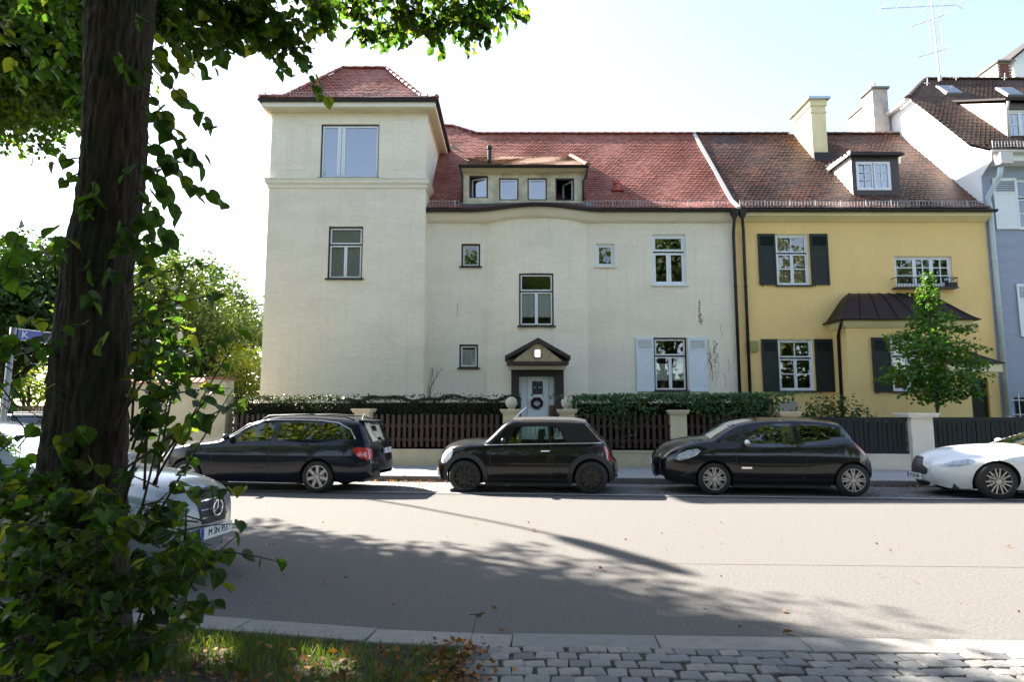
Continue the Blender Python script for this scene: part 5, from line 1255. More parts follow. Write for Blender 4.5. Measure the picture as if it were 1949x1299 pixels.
i0 = ai['idx'](.01,.46); i1 = ai['idx'](.10,.66)
def rowat(z): 
    t_ = ai['top']; return float(np.interp(z, [p[1] for p in t_[:i1+2]], list(range(i1+2))))
loft_patch(ast, ai, 'grille', blackpl, [(rowat(.40),-.84,.84),(rowat(.44),-.90,.90),(rowat(.50),-.88,.88),(rowat(.54),-.62,.62),(rowat(.60),-.50,.50),(rowat(.62),-.44,.44)], off=.012, sub=20)
for z_, wd in ((.43,.86),(.46,.86),(.49,.85),(.52,.66),(.55,.58),(.58,.50)):
    r_ = rowat(z_); loft_patch(ast, ai, 'grille_bar', greymet, [(r_-.05,-wd,wd),(r_+.05,-wd,wd)], off=.018, sub=20)
loft_patch(ast, ai, 'lower_intake', blackpl, [(rowat(.22),-.7,.7),(rowat(.27),-.86,.86),(rowat(.31),-.55,.55)], off=.010, sub=20)
plate(ast, ai, True, .35, 'M DE 400', w=.50, proud=.03)
# --- silver car near the tree (faces right)
topS = [(.06,.28),(.0,.40),(.0,.60),(.05,.74),(.18,.83),(.50,.905),(.95,.975),(1.30,1.02),(1.60,1.16),(1.95,1.32),(2.2,1.41),(2.6,1.455),(3.2,1.44),(3.6,1.37),(3.95,1.2),(4.2,1.05),(4.45,1.02),(4.55,.9),(4.55,.5),(4.50,.30)]
wa = [(1.55,1.02),(1.85,1.20),(2.2,1.35),(2.5,1.39),(2.55,1.04)]; wb = [(2.62,1.04),(2.6,1.39),(3.1,1.38),(3.5,1.30),(3.85,1.10),(3.7,1.06)]
sil, si = car(dict(name='silver_car', label='silver car facing right beside the big tree trunk', loc=(-3.05,6.40,0), rz=pi+street*1.3, paint=silver, w=1.78, L=4.55,
    top=topS, keep=[7,11], sill=.20, axles=(.85,3.5), arch=.37, R=.32, tailbot=[(4.3,.24),(4.2,.21)], nosebot=[(.42,.2),(.12,.2)], belt=[(0,.75),(.5,.86),(1.3,.98),(3.9,1.03),(4.55,.98)],
    pf=(1.0,.60), pr=(.7,.72), tumble=.38, round=.10, regions=[('side_window',wa,carglass),('side_window',wb,carglass),('headlamp',[(.10,.62),(.12,.76),(.45,.84),(.70,.86),(.62,.78),(.3,.66)],lampgl,.006)],
    crown=[(0,.12),(.15,.12),(.3,.08),(.5,.06),(.8,.06),(1,.10)], screens={'windscreen':((1.30,1.02),(2.2,1.41),carglass),'rear_window':((3.6,1.37),(4.2,1.05),carglass)},
    rim=.70, nsp=7, style='single', rimmat=alloy, cab=(1.5,3.9), seats=[(1.9,.5),(2.8,1.2)], mirror=(1.62,1.0,silver), handles=[(2.4,.93,.18,silver)], strips=[], gaps=[[(1.35,.95),(1.35,.25)],[(2.58,1.0),(2.55,.25)]]))
t_ = si['top']; zr = lambda z: float(np.interp(z, [p[1] for p in t_[:14]], list(range(14))))
loft_patch(sil, si, 'grille', blackpl, [(zr(.52),-.42,.42),(zr(.58),-.46,.46),(zr(.70),-.5,.5),(zr(.76),-.46,.46)], off=.012, sub=12)
for z_ in (.57,.63,.69): r_ = zr(z_); loft_patch(sil, si, 'grille_bar', chrome, [(r_-.12,-.46,.46),(r_+.12,-.46,.46)], off=.022, sub=12)
q_ = si['rows'][int(zr(.66))][7]; m = MB(); m.lathe([(.075,0),(.085,0)], (q_[0]-.04,0,.66), 'Y', 8) if False else None
m.tube([(q_[0]-.045,.075*cos(a_),.66+.075*sin(a_)) for a_ in [2*pi*k/18 for k in range(19)]],.009,6,cap=False)
for a_ in (pi/2, pi/2+2*pi/3, pi/2-2*pi/3): m.tube([(q_[0]-.045,0,.66),(q_[0]-.045,.072*cos(a_),.66+.072*sin(a_))],.006,5)
m.build('badge', chrome, sil, local=True)
plate(sil, si, True, .44, 'M SN 955', w=.52)
# ------------------------------------------------------------------ garden walls, pillars, fences
fang = -atan(.112)
def FX(px, py=830):
    d = ray(px, py); t_ = (17.95-.112*2.9)/(d.y+.112*d.x); return d.x*t_
def fpos(X, off=0.): return Vector((X, yF(X), 0))+Vector((sin(-fang), cos(fang), 0))*off
fu = Vector((cos(fang), sin(fang), 0)); fn = Vector((-sin(fang), cos(fang), 0))
def lowwall(a, b, z1, mat, label):
    A, B = fpos(a), fpos(b); m = MB(); m.obox((A+B)/2+Vector((0,0,z1/2+.05)), fu, fn, (0,0,1), (B-A).length/2, .14, z1/2-.05)
    m.obox((A+B)/2+Vector((0,0,z1+.02)), fu, fn, (0,0,1), (B-A).length/2, .16, .022)
    return tag(m.build('garden_wall', mat), label, 'wall', 'low plinth walls under the garden fences')
def pillar(px, z1, mat, label, w=.42, ball=False, cap=.57):
    X = FX(px); c = fpos(X, .03); t_ = thing('gate_pillar', label, 'pillar', (c.x, c.y, .12), group='pillars of the garden fences')
    m = MB(); m.obox(c+Vector((0,0,(z1+.1)/2)), fu, fn, (0,0,1), w/2, w/2, (z1-.1)/2); m.build('shaft', mat, t_)
    m = MB(); m.obox(c+Vector((0,0,z1+.03)), fu, fn, (0,0,1), cap/2-.03, cap/2-.03, .03); m.obox(c+Vector((0,0,z1+.085)), fu, fn, (0,0,1), cap/2, cap/2, .028); m.build('cap', mat, t_)
    if ball:
        m = MB(); r = .165; n_ = 12
        m.lathe([(.10,0),(.10,.03)]+[(r*sin(pi*k/n_*.93+.2), .02+r-r*cos(pi*k/n_*.93+.2)) for k in range(n_+1)], c+Vector((0,0,z1+.11)), 'Z', 24); m.build('ball', stone, t_, smooth=True)
    return t_
bz = .52
lowwall(FX(430), FX(957), bz, beige, 'beige plinth wall under the brown fence left of the gate')
lowwall(FX(1095), FX(1484), bz, beige, 'beige plinth wall under the brown fence right of the gate')
wht = M('white_wall_paint', (.60,.57,.50), .85, ns=3, na=.07, lo=((.35,.33,.28),1.2,.4))
lowwall(FX(1520), FX(1727), .48, wht, 'pale plinth wall under the dark green fence left of the white pillar')
lowwall(FX(1770), FX(2350), .48, wht, 'pale plinth wall under the dark green fence right of the white pillar')
pillar(691, 1.58, beige, 'square beige fence pillar behind the tail of the estate car')
pillar(973, 1.56, beige, 'beige gate pillar with stone ball left of the front gate', ball=True)
pillar(1080, 1.56, beige, 'beige gate pillar with stone ball right of the front gate', ball=True)
pillar(1291, 1.54, beige, 'square beige fence pillar just left of the hatchback bonnet')
pillar(1502, 1.50, beige, 'beige fence pillar whose cap shows above the hatchback roof')
pillar(1748, 1.46, wht, 'white pillar with flat cap between the dark green fences', w=.52, cap=.78)
brownf = M('brown_fence_paint', (.045,.020,.016), .65, ns=12, na=.3, stretch=(1,1,.2)); greenf = M('black_green_fence_paint', (.005,.011,.010), .8, ns=12, na=.3)
def fence(a, b, z0, z1, pitch, w, mat, label, top_rail=False, pointed=True):
    A = fpos(a); t_ = thing('garden_fence', label, 'fence', (A.x, A.y, z0), fang, 'fences along the pavement'); L = (fpos(b)-A).length
    m = MB(); h = z1-z0
    if pointed: m.prism([(-w/2,-.012,.0),(w/2,-.012,.0),(w/2,-.012,h-.02),(w/2-.02,-.012,h),(-w/2+.02,-.012,h),(-w/2,-.012,h-.02)],(0,.024,0))
    else: m.box(-w/2,w/2,-.012,.012,0,h)
    o_ = m.build('picket', mat); me = o_.data; bpy.data.objects.remove(o_)
    n = int(L/pitch); off = (L-n*pitch)/2+pitch/2
    for i in range(n): inst('picket', me, t_, (off+i*pitch, -.03+random.uniform(-.004,.004), random.uniform(-.012,.012)+.06), rot=(random.uniform(-.01,.01), random.uniform(-.012,.012), 0))
    m = MB(); m.box(.0,L,.0,.05,.22,.30).box(.0,L,.0,.05,h-.30,h-.22); m.build('rail', mat, t_, local=True)
    if top_rail:
        m = MB(); m.box(0,L,-.055,.03,h+.02,h+.12).box(0,L,-.05,.03,.0,.08); m.build('frame_rail', mat, t_, local=True)
        m = MB(); m.box(0,L,.055,.065,.02,h); m.build('backing_board', mat, t_, local=True)
for a, b, lb in ((432,677,'brown picket fence left of the pillar behind the estate car'),(706,958,'brown picket fence between the estate car and the ball-topped pillar'),(1097,1276,'brown picket fence with ivy behind the tail of the convertible'),(1307,1486,'brown picket fence with ivy behind the hatchback windscreen')):
    fence(FX(a), FX(b), .56, 1.47, .165, .088, brownf, lb)
fence(FX(1518), FX(1726), .51, 1.34, .115, .10, greenf, 'dark green board fence left of the white pillar', True, False)
fence(FX(1771), FX(2300), .51, 1.34, .115, .10, greenf, 'dark green board fence right of the white pillar', True, False)
A, B = fpos(FX(990)), fpos(FX(1064)); gt = thing('garden_gate', 'low pale garden gate between the ball-topped pillars', 'gate', (A.x, A.y, .12), fang); L = (B-A).length
m = MB(); frame_bars(m, .02, L-.02, .08, 1.24, .07, -.02, .02); m.build('gate_frame', M('pale_grey_paint',(.45,.47,.46),.5), gt, local=True)
m = MB(); m.box(-.035,.035,-.012,.012,0,1.05); o_ = m.build('picket', MATS['pale_grey_paint']); me = o_.data; bpy.data.objects.remove(o_)
for i in range(7): inst('picket', me, gt, (.16+i*(L-.32)/6, 0, .14))

# ------------------------------------------------------------------ foliage
def rnd_dirs(n): v = rng.normal(size=(n,3)); return v/np.linalg.norm(v,axis=1)[:,None]
def leafcloud(name, pts, size, mat, parent=None, up=.3, jitter=.35, shape='rhomb', out=None):
    pts = np.asarray(pts); n = len(pts)
    nrm = rnd_dirs(n); nrm[:,2] = np.abs(nrm[:,2])*(1+up)+up*.3
    if out is not None: nrm += out*.9
    nrm /= np.linalg.norm(nrm,axis=1)[:,None]
    t_ = rnd_dirs(n); t_[:,2] -= .35; t_ -= nrm*(t_*nrm).sum(1)[:,None]; t_ /= np.linalg.norm(t_,axis=1)[:,None]
    b_ = np.cross(nrm, t_); s = size*(1+rng.uniform(-jitter,jitter,n))[:,None]
    v = np.stack([pts-t_*s*.5, pts+b_*s*.36+nrm*s*.10, pts+t_*s*.5, pts-b_*s*.36+nrm*s*.10],1).reshape(-1,3)
    f = (np.arange(n)[:,None]*4+np.array([[0,1,2,0,2,3]])).reshape(-1)
    if parent is not None: o0 = org(parent); v = v-np.array(o0)
    me = bpy.data.meshes.new(name); me.vertices.add(len(v)); me.vertices.foreach_set('co', v.reshape(-1).astype(np.float32))
    me.loops.add(len(f)); me.loops.foreach_set('vertex_index', f.astype(np.int32)); me.polygons.add(n*2); me.polygons.foreach_set('loop_start', np.arange(0,n*6,3,dtype=np.int32)); me.polygons.foreach_set('loop_total', np.full(n*2,3,dtype=np.int32))
    me.update(calc_edges=True); me.validate(); me.materials.append(mat); return link(name, me, parent)
hedgem = leafmat('hedge_leaf', (.012,.028,.010), (.030,.050,.018), (.075,.035,.018), .18)
ivym = leafmat('ivy_leaf', (.020,.060,.012), (.045,.115,.022), (.075,.15,.03), .25, .35)
darkg = leafmat('dark_green_leaf', (.018,.045,.012), (.035,.075,.016), (.060,.10,.02), .35)
midg = leafmat('mid_green_leaf', (.030,.060,.015), (.060,.095,.022), (.10,.12,.03), .4)
yelg = leafmat('yellow_green_leaf', (.06,.10,.015), (.12,.15,.025), (.20,.19,.03), .45)
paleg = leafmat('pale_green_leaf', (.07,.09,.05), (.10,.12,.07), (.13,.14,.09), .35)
limeg = leafmat('lime_leaf', (.018,.048,.010), (.042,.090,.015), (.13,.145,.02), .58, .42)
ymap = leafmat('young_maple_leaf', (.036,.10,.016), (.066,.145,.020), (.10,.17,.026), .42, .4)
bark = M('dark_bark', (.030,.020,.014), .95, ns=22, na=.85, bump=1.0, bs=45, stretch=(1,1,.25), lo=((.012,.014,.007),5,.7))
barkg = M('grey_bark', (.10,.085,.065), .9, ns=12, na=.3, bump=.5, stretch=(1,1,.3))

def hedge(pa, pb, z1, depth, n, label, ivy=None):
    a, b = FX(pa), FX(pb); A = fpos(a); t_ = thing('hedge', label, 'hedge', (A.x, A.y, .45)); L = (fpos(b)-A).length
    # woody core so nothing shows through at the bottom
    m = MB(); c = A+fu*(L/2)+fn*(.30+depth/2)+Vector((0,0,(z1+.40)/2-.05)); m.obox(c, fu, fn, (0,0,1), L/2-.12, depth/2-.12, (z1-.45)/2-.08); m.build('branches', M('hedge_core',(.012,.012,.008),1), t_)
    q = rng.uniform(size=(n,3)); face = rng.uniform(size=n)
    u = q[:,0]*L; w_ = q[:,1]; z = .5+q[:,2]*(z1-.5)
    topf = face < .30; front = ~topf & (face < .85)
    d = np.where(topf, w_*depth, np.where(front, np.abs(rng.normal(0,.06,n)), depth*w_)); z = np.where(topf, z1-np.abs(rng.normal(0,.05,n)), z)
    z += .05*np.sin(u*3.1)+.03*np.sin(u*7.7+1)*(z/z1); d += .04*np.sin(u*2.3+z*3)
    ends = (~topf) & (~front); u = np.where(ends, np.where(rng.uniform(size=n)<.5, np.abs(rng.normal(0,.05,n)), L-np.abs(rng.normal(0,.05,n))), u)
    base = np.array(A)+np.outer(u, np.array(fu))+np.outer(d+.28, np.array(fn)); base[:,2] = z
    tag(leafcloud('foliage', base, .050, hedgem, t_), kind='stuff')
    # stray upright shoots on top
    k = 500; u = rng.uniform(0,L,k); base = np.array(A)+np.outer(u, np.array(fu))+np.outer(.3+rng.uniform(0,depth,k), np.array(fn)); base[:,2] = z1+np.abs(rng.normal(0,.05,k)); tag(leafcloud('top_shoots', base, .06, hedgem, t_, up=0), kind='stuff')
    if ivy:
        P_ = []
        for (pc, wd, zlo, zhi, nn) in ivy:
            uc = (fpos(FX(pc))-A).length
            uu = rng.normal(uc, wd, nn); zz = zhi-(zhi-zlo)*rng.uniform(size=nn)**1.6*np.exp(-((uu-uc)/wd/1.6)**2); dd = .10+rng.uniform(-.12,.2,nn)-.12*(zz > 1.5)
            bb = np.array(A)+np.outer(uu, np.array(fu))+np.outer(dd-.1, np.array(fn)); bb[:,2] = zz; P_.append(bb)
        tag(leafcloud('ivy', np.concatenate(P_), .095, ivym, t_, up=.1, out=np.array([[0,-1.0,.3]])), kind='stuff')
    return t_
hedge(430, 985, 2.02, .75, 26000, 'dark clipped hedge above the fence left of the front gate')
hedge(1090, 1482, 2.0, .8, 20000, 'dark hedge overgrown with bright ivy right of the front gate', ivy=[(1130,.5,1.3,2.05,260),(1195,.55,.9,2.08,520),(1180,.12,.60,2.0,160),(1400,.6,1.2,2.08,520),(1340,.4,1.5,2.05,260),(1450,.45,1.4,2.1,420),(1375,.35,.9,1.7,150),(1290,.5,1.75,2.1,220)])
def crown(name, label, base, h, lobes, n, size, mat, tr=.18, cat='tree', group=None, dense=.35, bmat=None, name2='crown', lean=0, limb=1., thin=.45, shafts=()):
    t_ = thing(name, label, cat, base, group=group); b0 = np.array(base, float); P_ = []; O_ = []
    tot = sum(l[3]*l[4] for l in lobes)
    for (x, y, z, rx_, rz_) in lobes:
        k = int(n*rx_*rz_/tot); d = rnd_dirs(k); r_ = rng.uniform(dense,1,k)**.5
        # clumps: modulate the radius so the outline is uneven and gaps appear
        f_ = 1+.20*np.sin(d[:,0]*7+x*3+d[:,2]*5)*np.cos(d[:,1]*6+z)+.12*np.sin(d[:,2]*13+y+d[:,0]*9)
        p = d*(r_*f_)[:,None]*np.array([rx_,rx_,rz_])+np.array([x,y,z]); keep = rng.uniform(size=k) < 1-thin+thin*np.sin(d[:,0]*11+d[:,2]*9+d[:,1]*10+x)
        P_.append(p[keep]); O_.append(d[keep])
    pts = np.concatenate(P_)+b0; out = np.concatenate(O_)
    for (q_, rad_) in shafts:      # openings in the crown that let the sun through
        w_ = pts-np.array(q_); s_ = np.array(SUNV); dd_ = np.linalg.norm(w_-np.outer(w_@s_, s_), axis=1); kk_ = (dd_ > rad_*(.75+.35*np.sin(pts[:,0]*5+pts[:,2]*4))) ; pts, out = pts[kk_], out[kk_]
    tag(leafcloud(name2, pts, size, mat, t_, out=out*.6), kind='stuff')
    m = MB(); m.smooth = True; top = max(l[2] for l in lobes)
    m.tube([Vector(base)+Vector((lean*s*top+.06*sin(s*5),.05*cos(s*4),s*top)) for s in [i/8 for i in range(9)]], [tr*(1-.75*i/8)*(1.25 if i == 0 else 1) for i in range(9)], 9)
    for l in lobes:
        s = .35+.4*random.random(); a = Vector(base)+Vector((lean*s*top,0,s*top*.8)); e = Vector(base)+Vector(l[:3]); mid_ = a.lerp(e,.5)+Vector((0,0,.1*l[4])); m.tube([a,mid_,e], [tr*.45*limb,tr*.3*limb,tr*.1*limb], 6)
    m.build('trunk', bmat or bark, t_, smooth=True); return t_
def lob(n, r, zc, rz, rl, flat=1.):
    o_ = [(0,0,zc,r*.62,rz*.8)]
    for i in range(n):
        a = 2*pi*i/n+random.random(); k = random.uniform(.45,.72); o_.append((r*k*cos(a), r*k*sin(a)*flat, zc+random.uniform(-.6,.6)*rz, rl*random.uniform(.75,1.15), rl*random.uniform(.6,.95)))
    return o_
# trees beyond the garden wall, left
crown('broadleaf_tree','big dark tree at the left picture edge behind the street sign',(-24.8,31,0),12,lob(12,4.9,7.3,4.0,2.5),42000,.25,darkg,.3,thin=.2,group='trees left of the cream house')
crown('broadleaf_tree','dark tree directly behind the big trunk',(-19.5,33,0),10,lob(9,3.8,6.2,3.6,2.2),24000,.23,darkg,.25,thin=.2,group='trees left of the cream house')
crown('broadleaf_tree','mid-green tree behind the beige wall right of the trunk',(-15.0,27.5,0),9,lob(10,3.3,5.6,3.0,1.9),30000,.18,midg,.2,thin=.2,group='trees left of the cream house')
crown('broadleaf_tree','olive-green tree close to the cream house above the wall',(-12.0,25.5,0),7,lob(8,2.0,4.0,2.4,1.2),15000,.14,midg,.14,thin=.25,group='trees left of the cream house')
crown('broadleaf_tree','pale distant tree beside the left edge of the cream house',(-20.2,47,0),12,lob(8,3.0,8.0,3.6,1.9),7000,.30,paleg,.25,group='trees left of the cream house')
crown('shrub','yellow-green shrub between the wall pillar and cream house',(-10.1,23.6,.1),4,lob(6,1.1,2.7,1.7,.8),5000,.12,yelg,.08,cat='shrub')
crown('broadleaf_tree','tree far behind to the left, low on the skyline',(-38,46,0),9,lob(8,4.6,5.0,3.0,2.4),7000,.32,darkg,.3,group='trees left of the cream house')
crown('broadleaf_tree','small bright tree far down the street under the sign',(-29,38,0),5,lob(6,2.4,3.4,1.8,1.3),4000,.2,yelg,.15,group='trees left of the cream house')
# opposite side of the street, behind the camera: seen mirrored in the windows and car paint
for i, (x, y, h) in enumerate(((-31,-15,17),(-21,-14,21),(-12,-16,26),(-3,-15,20),(6,-16,22),(15,-16,25),(24,-15,25),(33,-16,24),(42,-17,24),(51,-16,22))):
    crown('street_tree',['tall street tree with full crown behind the viewer'][0],(x,y,0),h,lob(9,4.8,h*.52,h*.36,3.2),8500,.58,[yelg,midg,yelg][(i*2)%3],.3,group='trees across the street behind the viewer')
bh = thing('reflection_hedge','unseen tall hedge added behind the viewer for the window reflections','hedge',(8,-21,0))  # unseen hedge, added so panes mirror no bright sky below the crowns
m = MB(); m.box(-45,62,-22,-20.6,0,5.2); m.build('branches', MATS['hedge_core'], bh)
q = np.stack([rng.uniform(-45,62,16000), -20.5+rng.normal(0,.15,16000), rng.uniform(.1,5.6,16000)],1); tag(leafcloud('foliage', q, .5, midg, bh, out=np.array([[0,1.,.2]])), kind='stuff')
# shrubs in the yellow house's garden and the young maple
def bush(px0, px1, py, Y, label, mat, n, sz):
    a, b = P(px0,py,Y), P(px1,py,Y); c = (a.x+b.x)/2; w_ = (b.x-a.x)/2; h = a.z-.45
    lobes = [(w_*(-.75+1.5*i/4),0,h*(.45 if i in (0,4) else .55),w_*.42,h*(.42 if i in (0,4) else .5)) for i in range(5)]
    return crown('shrub', label, (c,Y,.45), h, lobes, n, sz, mat, .04, cat='shrub')
bush(1515,1655,758,18.4,'low dark shrub behind the green fence in front of the yellow house',darkg,5000,.09)
mx_, my_ = P(1782,790,18.6).x, 18.6
lobes = [(0,0,4.5,.42,.5),(.1,.1,3.9,.7,.5),(-.3,-.1,3.3,1.0,.45),(.5,.1,3.1,.9,.4),(-.5,0,2.6,.85,.42),(.5,-.1,2.4,.95,.45),(0,.1,2.0,.8,.4),(1.25,0,2.75,.55,.16),(-1.2,0,2.35,.5,.16),(1.0,0,1.95,.5,.2),(-.9,0,3.5,.5,.14),(.95,0,3.7,.45,.14)]
crown('young_tree','young light green tree in front of the yellow house',(mx_,my_,.12),5,[(x,y,z*1.1-.15,r,q) for x,y,z,r,q in lobes]+[(.05,0,5.35,.22,.35)],8500,.13,ymap,.055,bmat=barkg,dense=.05,name2='crown')
# ------------------------------------------------------------------ near lime tree: trunk, shoots, crown
TY = 4.2
tp = [(128,1330,190),(140,1180,178),(150,1050,162),(160,900,152),(168,760,146),(176,650,140),(190,520,130),(206,400,123),(214,300,118),(220,200,116),(226,100,118),(230,0,120),(236,-130,130)]
cs_ = [P(a,b,TY) for a,b,c in tp]; rs_ = [.90*c/2/F*(TY/ray(a,b).y) for a,b,c in tp]
near_t = thing('lime_tree','big dark-barked tree trunk with leafy shoots in the left foreground','tree',(cs_[0].x,TY,0))
m = MB(); nv_, nr_ = 110, 260; z0_, z1_ = -.05, cs_[-1].z; vs_ = []
zz_ = [c.z for c in cs_]
for i in range(nr_+1):
    z = z0_+(z1_+2.5-z0_)*i/nr_; x = float(np.interp(z, zz_, [c.x for c in cs_])); r = float(np.interp(z, zz_, rs_))
    if z > z1_: x += (z-z1_)*.05; r *= 1-.12*(z-z1_)
    if z < .5: r *= 1+.5*(.5-z)**1.5
    for k in range(nv_):
        a = 2*pi*k/nv_; rid = abs(sin(a*11+1.6*sin(z*2.3)+.8*sin(z*7.1+a*3)))*.5+.5*abs(sin(a*17+2.2*sin(z*1.7+2)+sin(z*9+a*2)))
        lump = .05*sin(a*2+z*1.3)+.04*sin(a*3-z*2.1+1)+.035*sin(a+z*4.1)
        rr = r*(1+lump)+.030*(rid-.6)+.006*sin(z*41+a*9)*sin(z*23-a*4)
        vs_.append((x+rr*cos(a), TY+rr*sin(a), z))
m.add(vs_, [(i*nv_+k,i*nv_+(k+1)%nv_,(i+1)*nv_+(k+1)%nv_,(i+1)*nv_+k) for i in range(nr_) for k in range(nv_)]); m.build('trunk', bark, near_t, smooth=True)
LV = []      # (position, tip direction, normal, size)
TW = MB(); TW.smooth = True
R_ = random.Random(21)
def rv(s=1.): return Vector((R_.uniform(-s,s),R_.uniform(-s,s),R_.uniform(-s,s)))
def twig(p0, p1, n, size, r=.006, sag=.08, spread=1., start=.15):
    p0, p1 = Vector(p0), Vector(p1); L_ = (p1-p0).length; mid_ = (p0+p1)/2+Vector((0,0,sag*L_))+rv(.05*L_)
    pts = [p0*(1-s)**2+mid_*2*s*(1-s)+p1*s*s for s in [i/6 for i in range(7)]]; TW.tube(pts, [r*(1-.7*i/6) for i in range(7)], 5)
    for k in range(n):
        s = start+(1-start)*(k+.5)/n; p = p0*(1-s)**2+mid_*2*s*(1-s)+p1*s*s; d = (pts[-1]-pts[0]).normalized()
        side = d.cross(Vector((0,0,1))); side = side.normalized() if side.length > .05 else Vector((1,0,0))
        sg = 1 if k % 2 else -1; tip = (side*sg*.7*spread+d*.5+Vector((0,0,-.75))+rv(.45)).normalized()
        sz = size*R_.uniform(.62,1.15); ps = p+tip*sz*.30+rv(.01)
        TW.tube([p, ps], .0016, 3, cap=False)
        nr = (Vector((0,0,1))+rv(.75)-tip*0).normalized(); nr = (nr-tip*nr.dot(tip)).normalized(); LV.append((ps, tip, nr, sz))
def clump(px, py, Y, r, k, n, size, up=0.):
    c = P(px, py, Y)
    for _ in range(k):
        d = rv(1.).normalized(); d.z = d.z*.6-.15+up; a = c+rv(r*.35); twig(a, a+d*r, n, size, .005)
# foliage hanging into the top of the picture, right of the trunk
for (px,py,Y,r,k) in ((300,25,4.6,.35,9),(360,20,5.0,.4,10),(420,30,5.2,.4,10),(475,40,5.4,.4,11),(530,40,5.6,.38,10),(585,30,5.9,.35,8),(330,70,4.8,.3,6),(400,80,5.2,.3,6),(540,85,5.7,.28,5),(500,5,5.4,.5,10),(440,-20,5.3,.5,10),(350,-30,5.,.5,10),(600,-10,6.,.4,6),(300,110,4.6,.25,4)):
    clump(px,py,Y,r,int(k*1.9),6,.08)
for (px,py,Y,r,k) in ((672,5,7.6,.45,8),(690,45,7.6,.32,6),(705,70,7.7,.22,3),(735,15,7.8,.5,10),(765,50,7.9,.38,8),(800,25,8.,.5,11),(830,55,8.,.33,7),(860,20,8.,.5,11),(905,45,8.1,.36,8),(895,10,8.1,.5,9),(940,15,8.2,.4,8),(970,5,8.2,.3,4),(780,-20,7.9,.6,10),(870,-25,8.,.6,10),(925,70,8.1,.15,2),(640,-15,7.2,.4,6)):
    clump(px,py,Y,r,int(k*1.8),7,.085)
def tw(a, b, Y0, Y1, n, size, **k): twig(P(*a,Y0), P(*b,Y1), n, size, **k)
tw((540,60),(610,185),5.6,5.5,10,.085,sag=.0); tw((500,70),(560,150),5.5,5.4,6,.08,sag=0)
tw((560,90),(630,200),5.6,5.5,5,.085); 
for (a,b,n) in (((280,120),(410,250),8),((270,160),(385,330),9),((275,220),(360,300),7),((268,260),(380,380),9),((262,300),(345,420),8),((330,330),(435,395),4),((262,350),(330,470),8),((258,400),(300,480),6),((300,60),(400,150),6),((262,200),(330,240),6),((265,330),(400,300),7),((255,430),(290,520),6)):
    tw(a,b,4.1,3.9,n,.095,sag=.02)
tw((150,300),(88,318),4.0,3.9,2,.08); tw((150,330),(115,350),4.0,3.9,2,.08)
# leaves climbing on the trunk
for k in range(22):
    py = R_.uniform(40,900); a = P(float(np.interp(-py,[-1330,-1050,-760,-400,-100],[128,150,168,206,226]))+R_.uniform(-55,55), py, TY-.24); twig(a, a+Vector((R_.uniform(-.15,.15),-.04,R_.uniform(-.2,.15))), R_.choice((2,3)), .085)
# long shoots from the trunk foot, rising to the right
for k in range(16):
    x0, y0 = R_.uniform(215,300), R_.uniform(800,1010); x1 = R_.uniform(262,455); y1 = R_.uniform(500,800) if x1 < 400 else R_.uniform(640,830)
    Y0 = R_.uniform(3.9,4.2); tw((x0,y0),(x1,y1),Y0,Y0-R_.uniform(-.15,.25),R_.randint(8,12),.088,r=.009,sag=.05,start=.25)
for (a,b,n) in (((350,1050),(545,1075),5),((330,940),(470,935),6),((340,1010),(440,1130),5),((300,700),(470,635),7),((300,760),(440,740),8),((310,840),(480,760),8),((240,560),(400,500),8),((250,620),(430,560),8),((330,1160),(405,1150),4),((260,1240),(330,1255),4)):
    tw(a,b,3.9,3.7,n,.095,r=.007)
# dense shrubbery round the foot
for k in range(270):
    px = R_.uniform(-20,400); py = R_.uniform(900,1290)
    if px > 250 and py < 900+(px-250)*.9: continue
    if px > 400-(py-1000)*.35 and py > 1100: continue
    Y = R_.uniform(3.05,4.1) if py > 1000 else R_.uniform(3.6,4.3); c = P(px,py,Y)
    if c.z < .05: continue
    d = rv(1); d.z = abs(d.z)*.7; twig(c-d*.15, c+d*.25, 6, .076, .006)
for k in range(60):
    px = R_.uniform(-30,110); py = R_.uniform(470,980); c = P(px,py,R_.uniform(3.7,4.4)); d = rv(1); d.z = abs(d.z)
    if R_.random() < .35 and 560 < py < 850: continue
    twig(c-d*.12, c+d*.2, 4, .095, .005)
for (px,py,Y,r,k) in ((10,20,4.6,.5,7),(70,30,4.8,.45,7),(130,15,4.7,.4,6),(30,90,4.8,.35,5),(95,110,5,.3,4),(140,70,4.6,.3,4),(150,190,4.4,.2,3)):
    clump(px,py,Y,r,k,6,.09)
# the shoots' heads and crown branches
for (a,b,r0,r1) in (((232,-60),(480,-80),.10,.05),((480,-80),(800,-60),.05,.03),((232,-40),(20,-60),.09,.04)):
    Ya = TY if a[0] == 232 else 5.4; Yb = {480:5.4,800:8.0,20:5.0}[b[0]]; TW.tube([P(*a,Ya), P((a[0]+b[0])/2,(a[1]+b[1])/2-30,(Ya+Yb)/2), P(*b,Yb)], [r0,(r0+r1)/2,r1], 8)
TW.build('branches', M('twig_bark',(.045,.032,.022),.9,ns=20,na=.2), near_t, smooth=True)
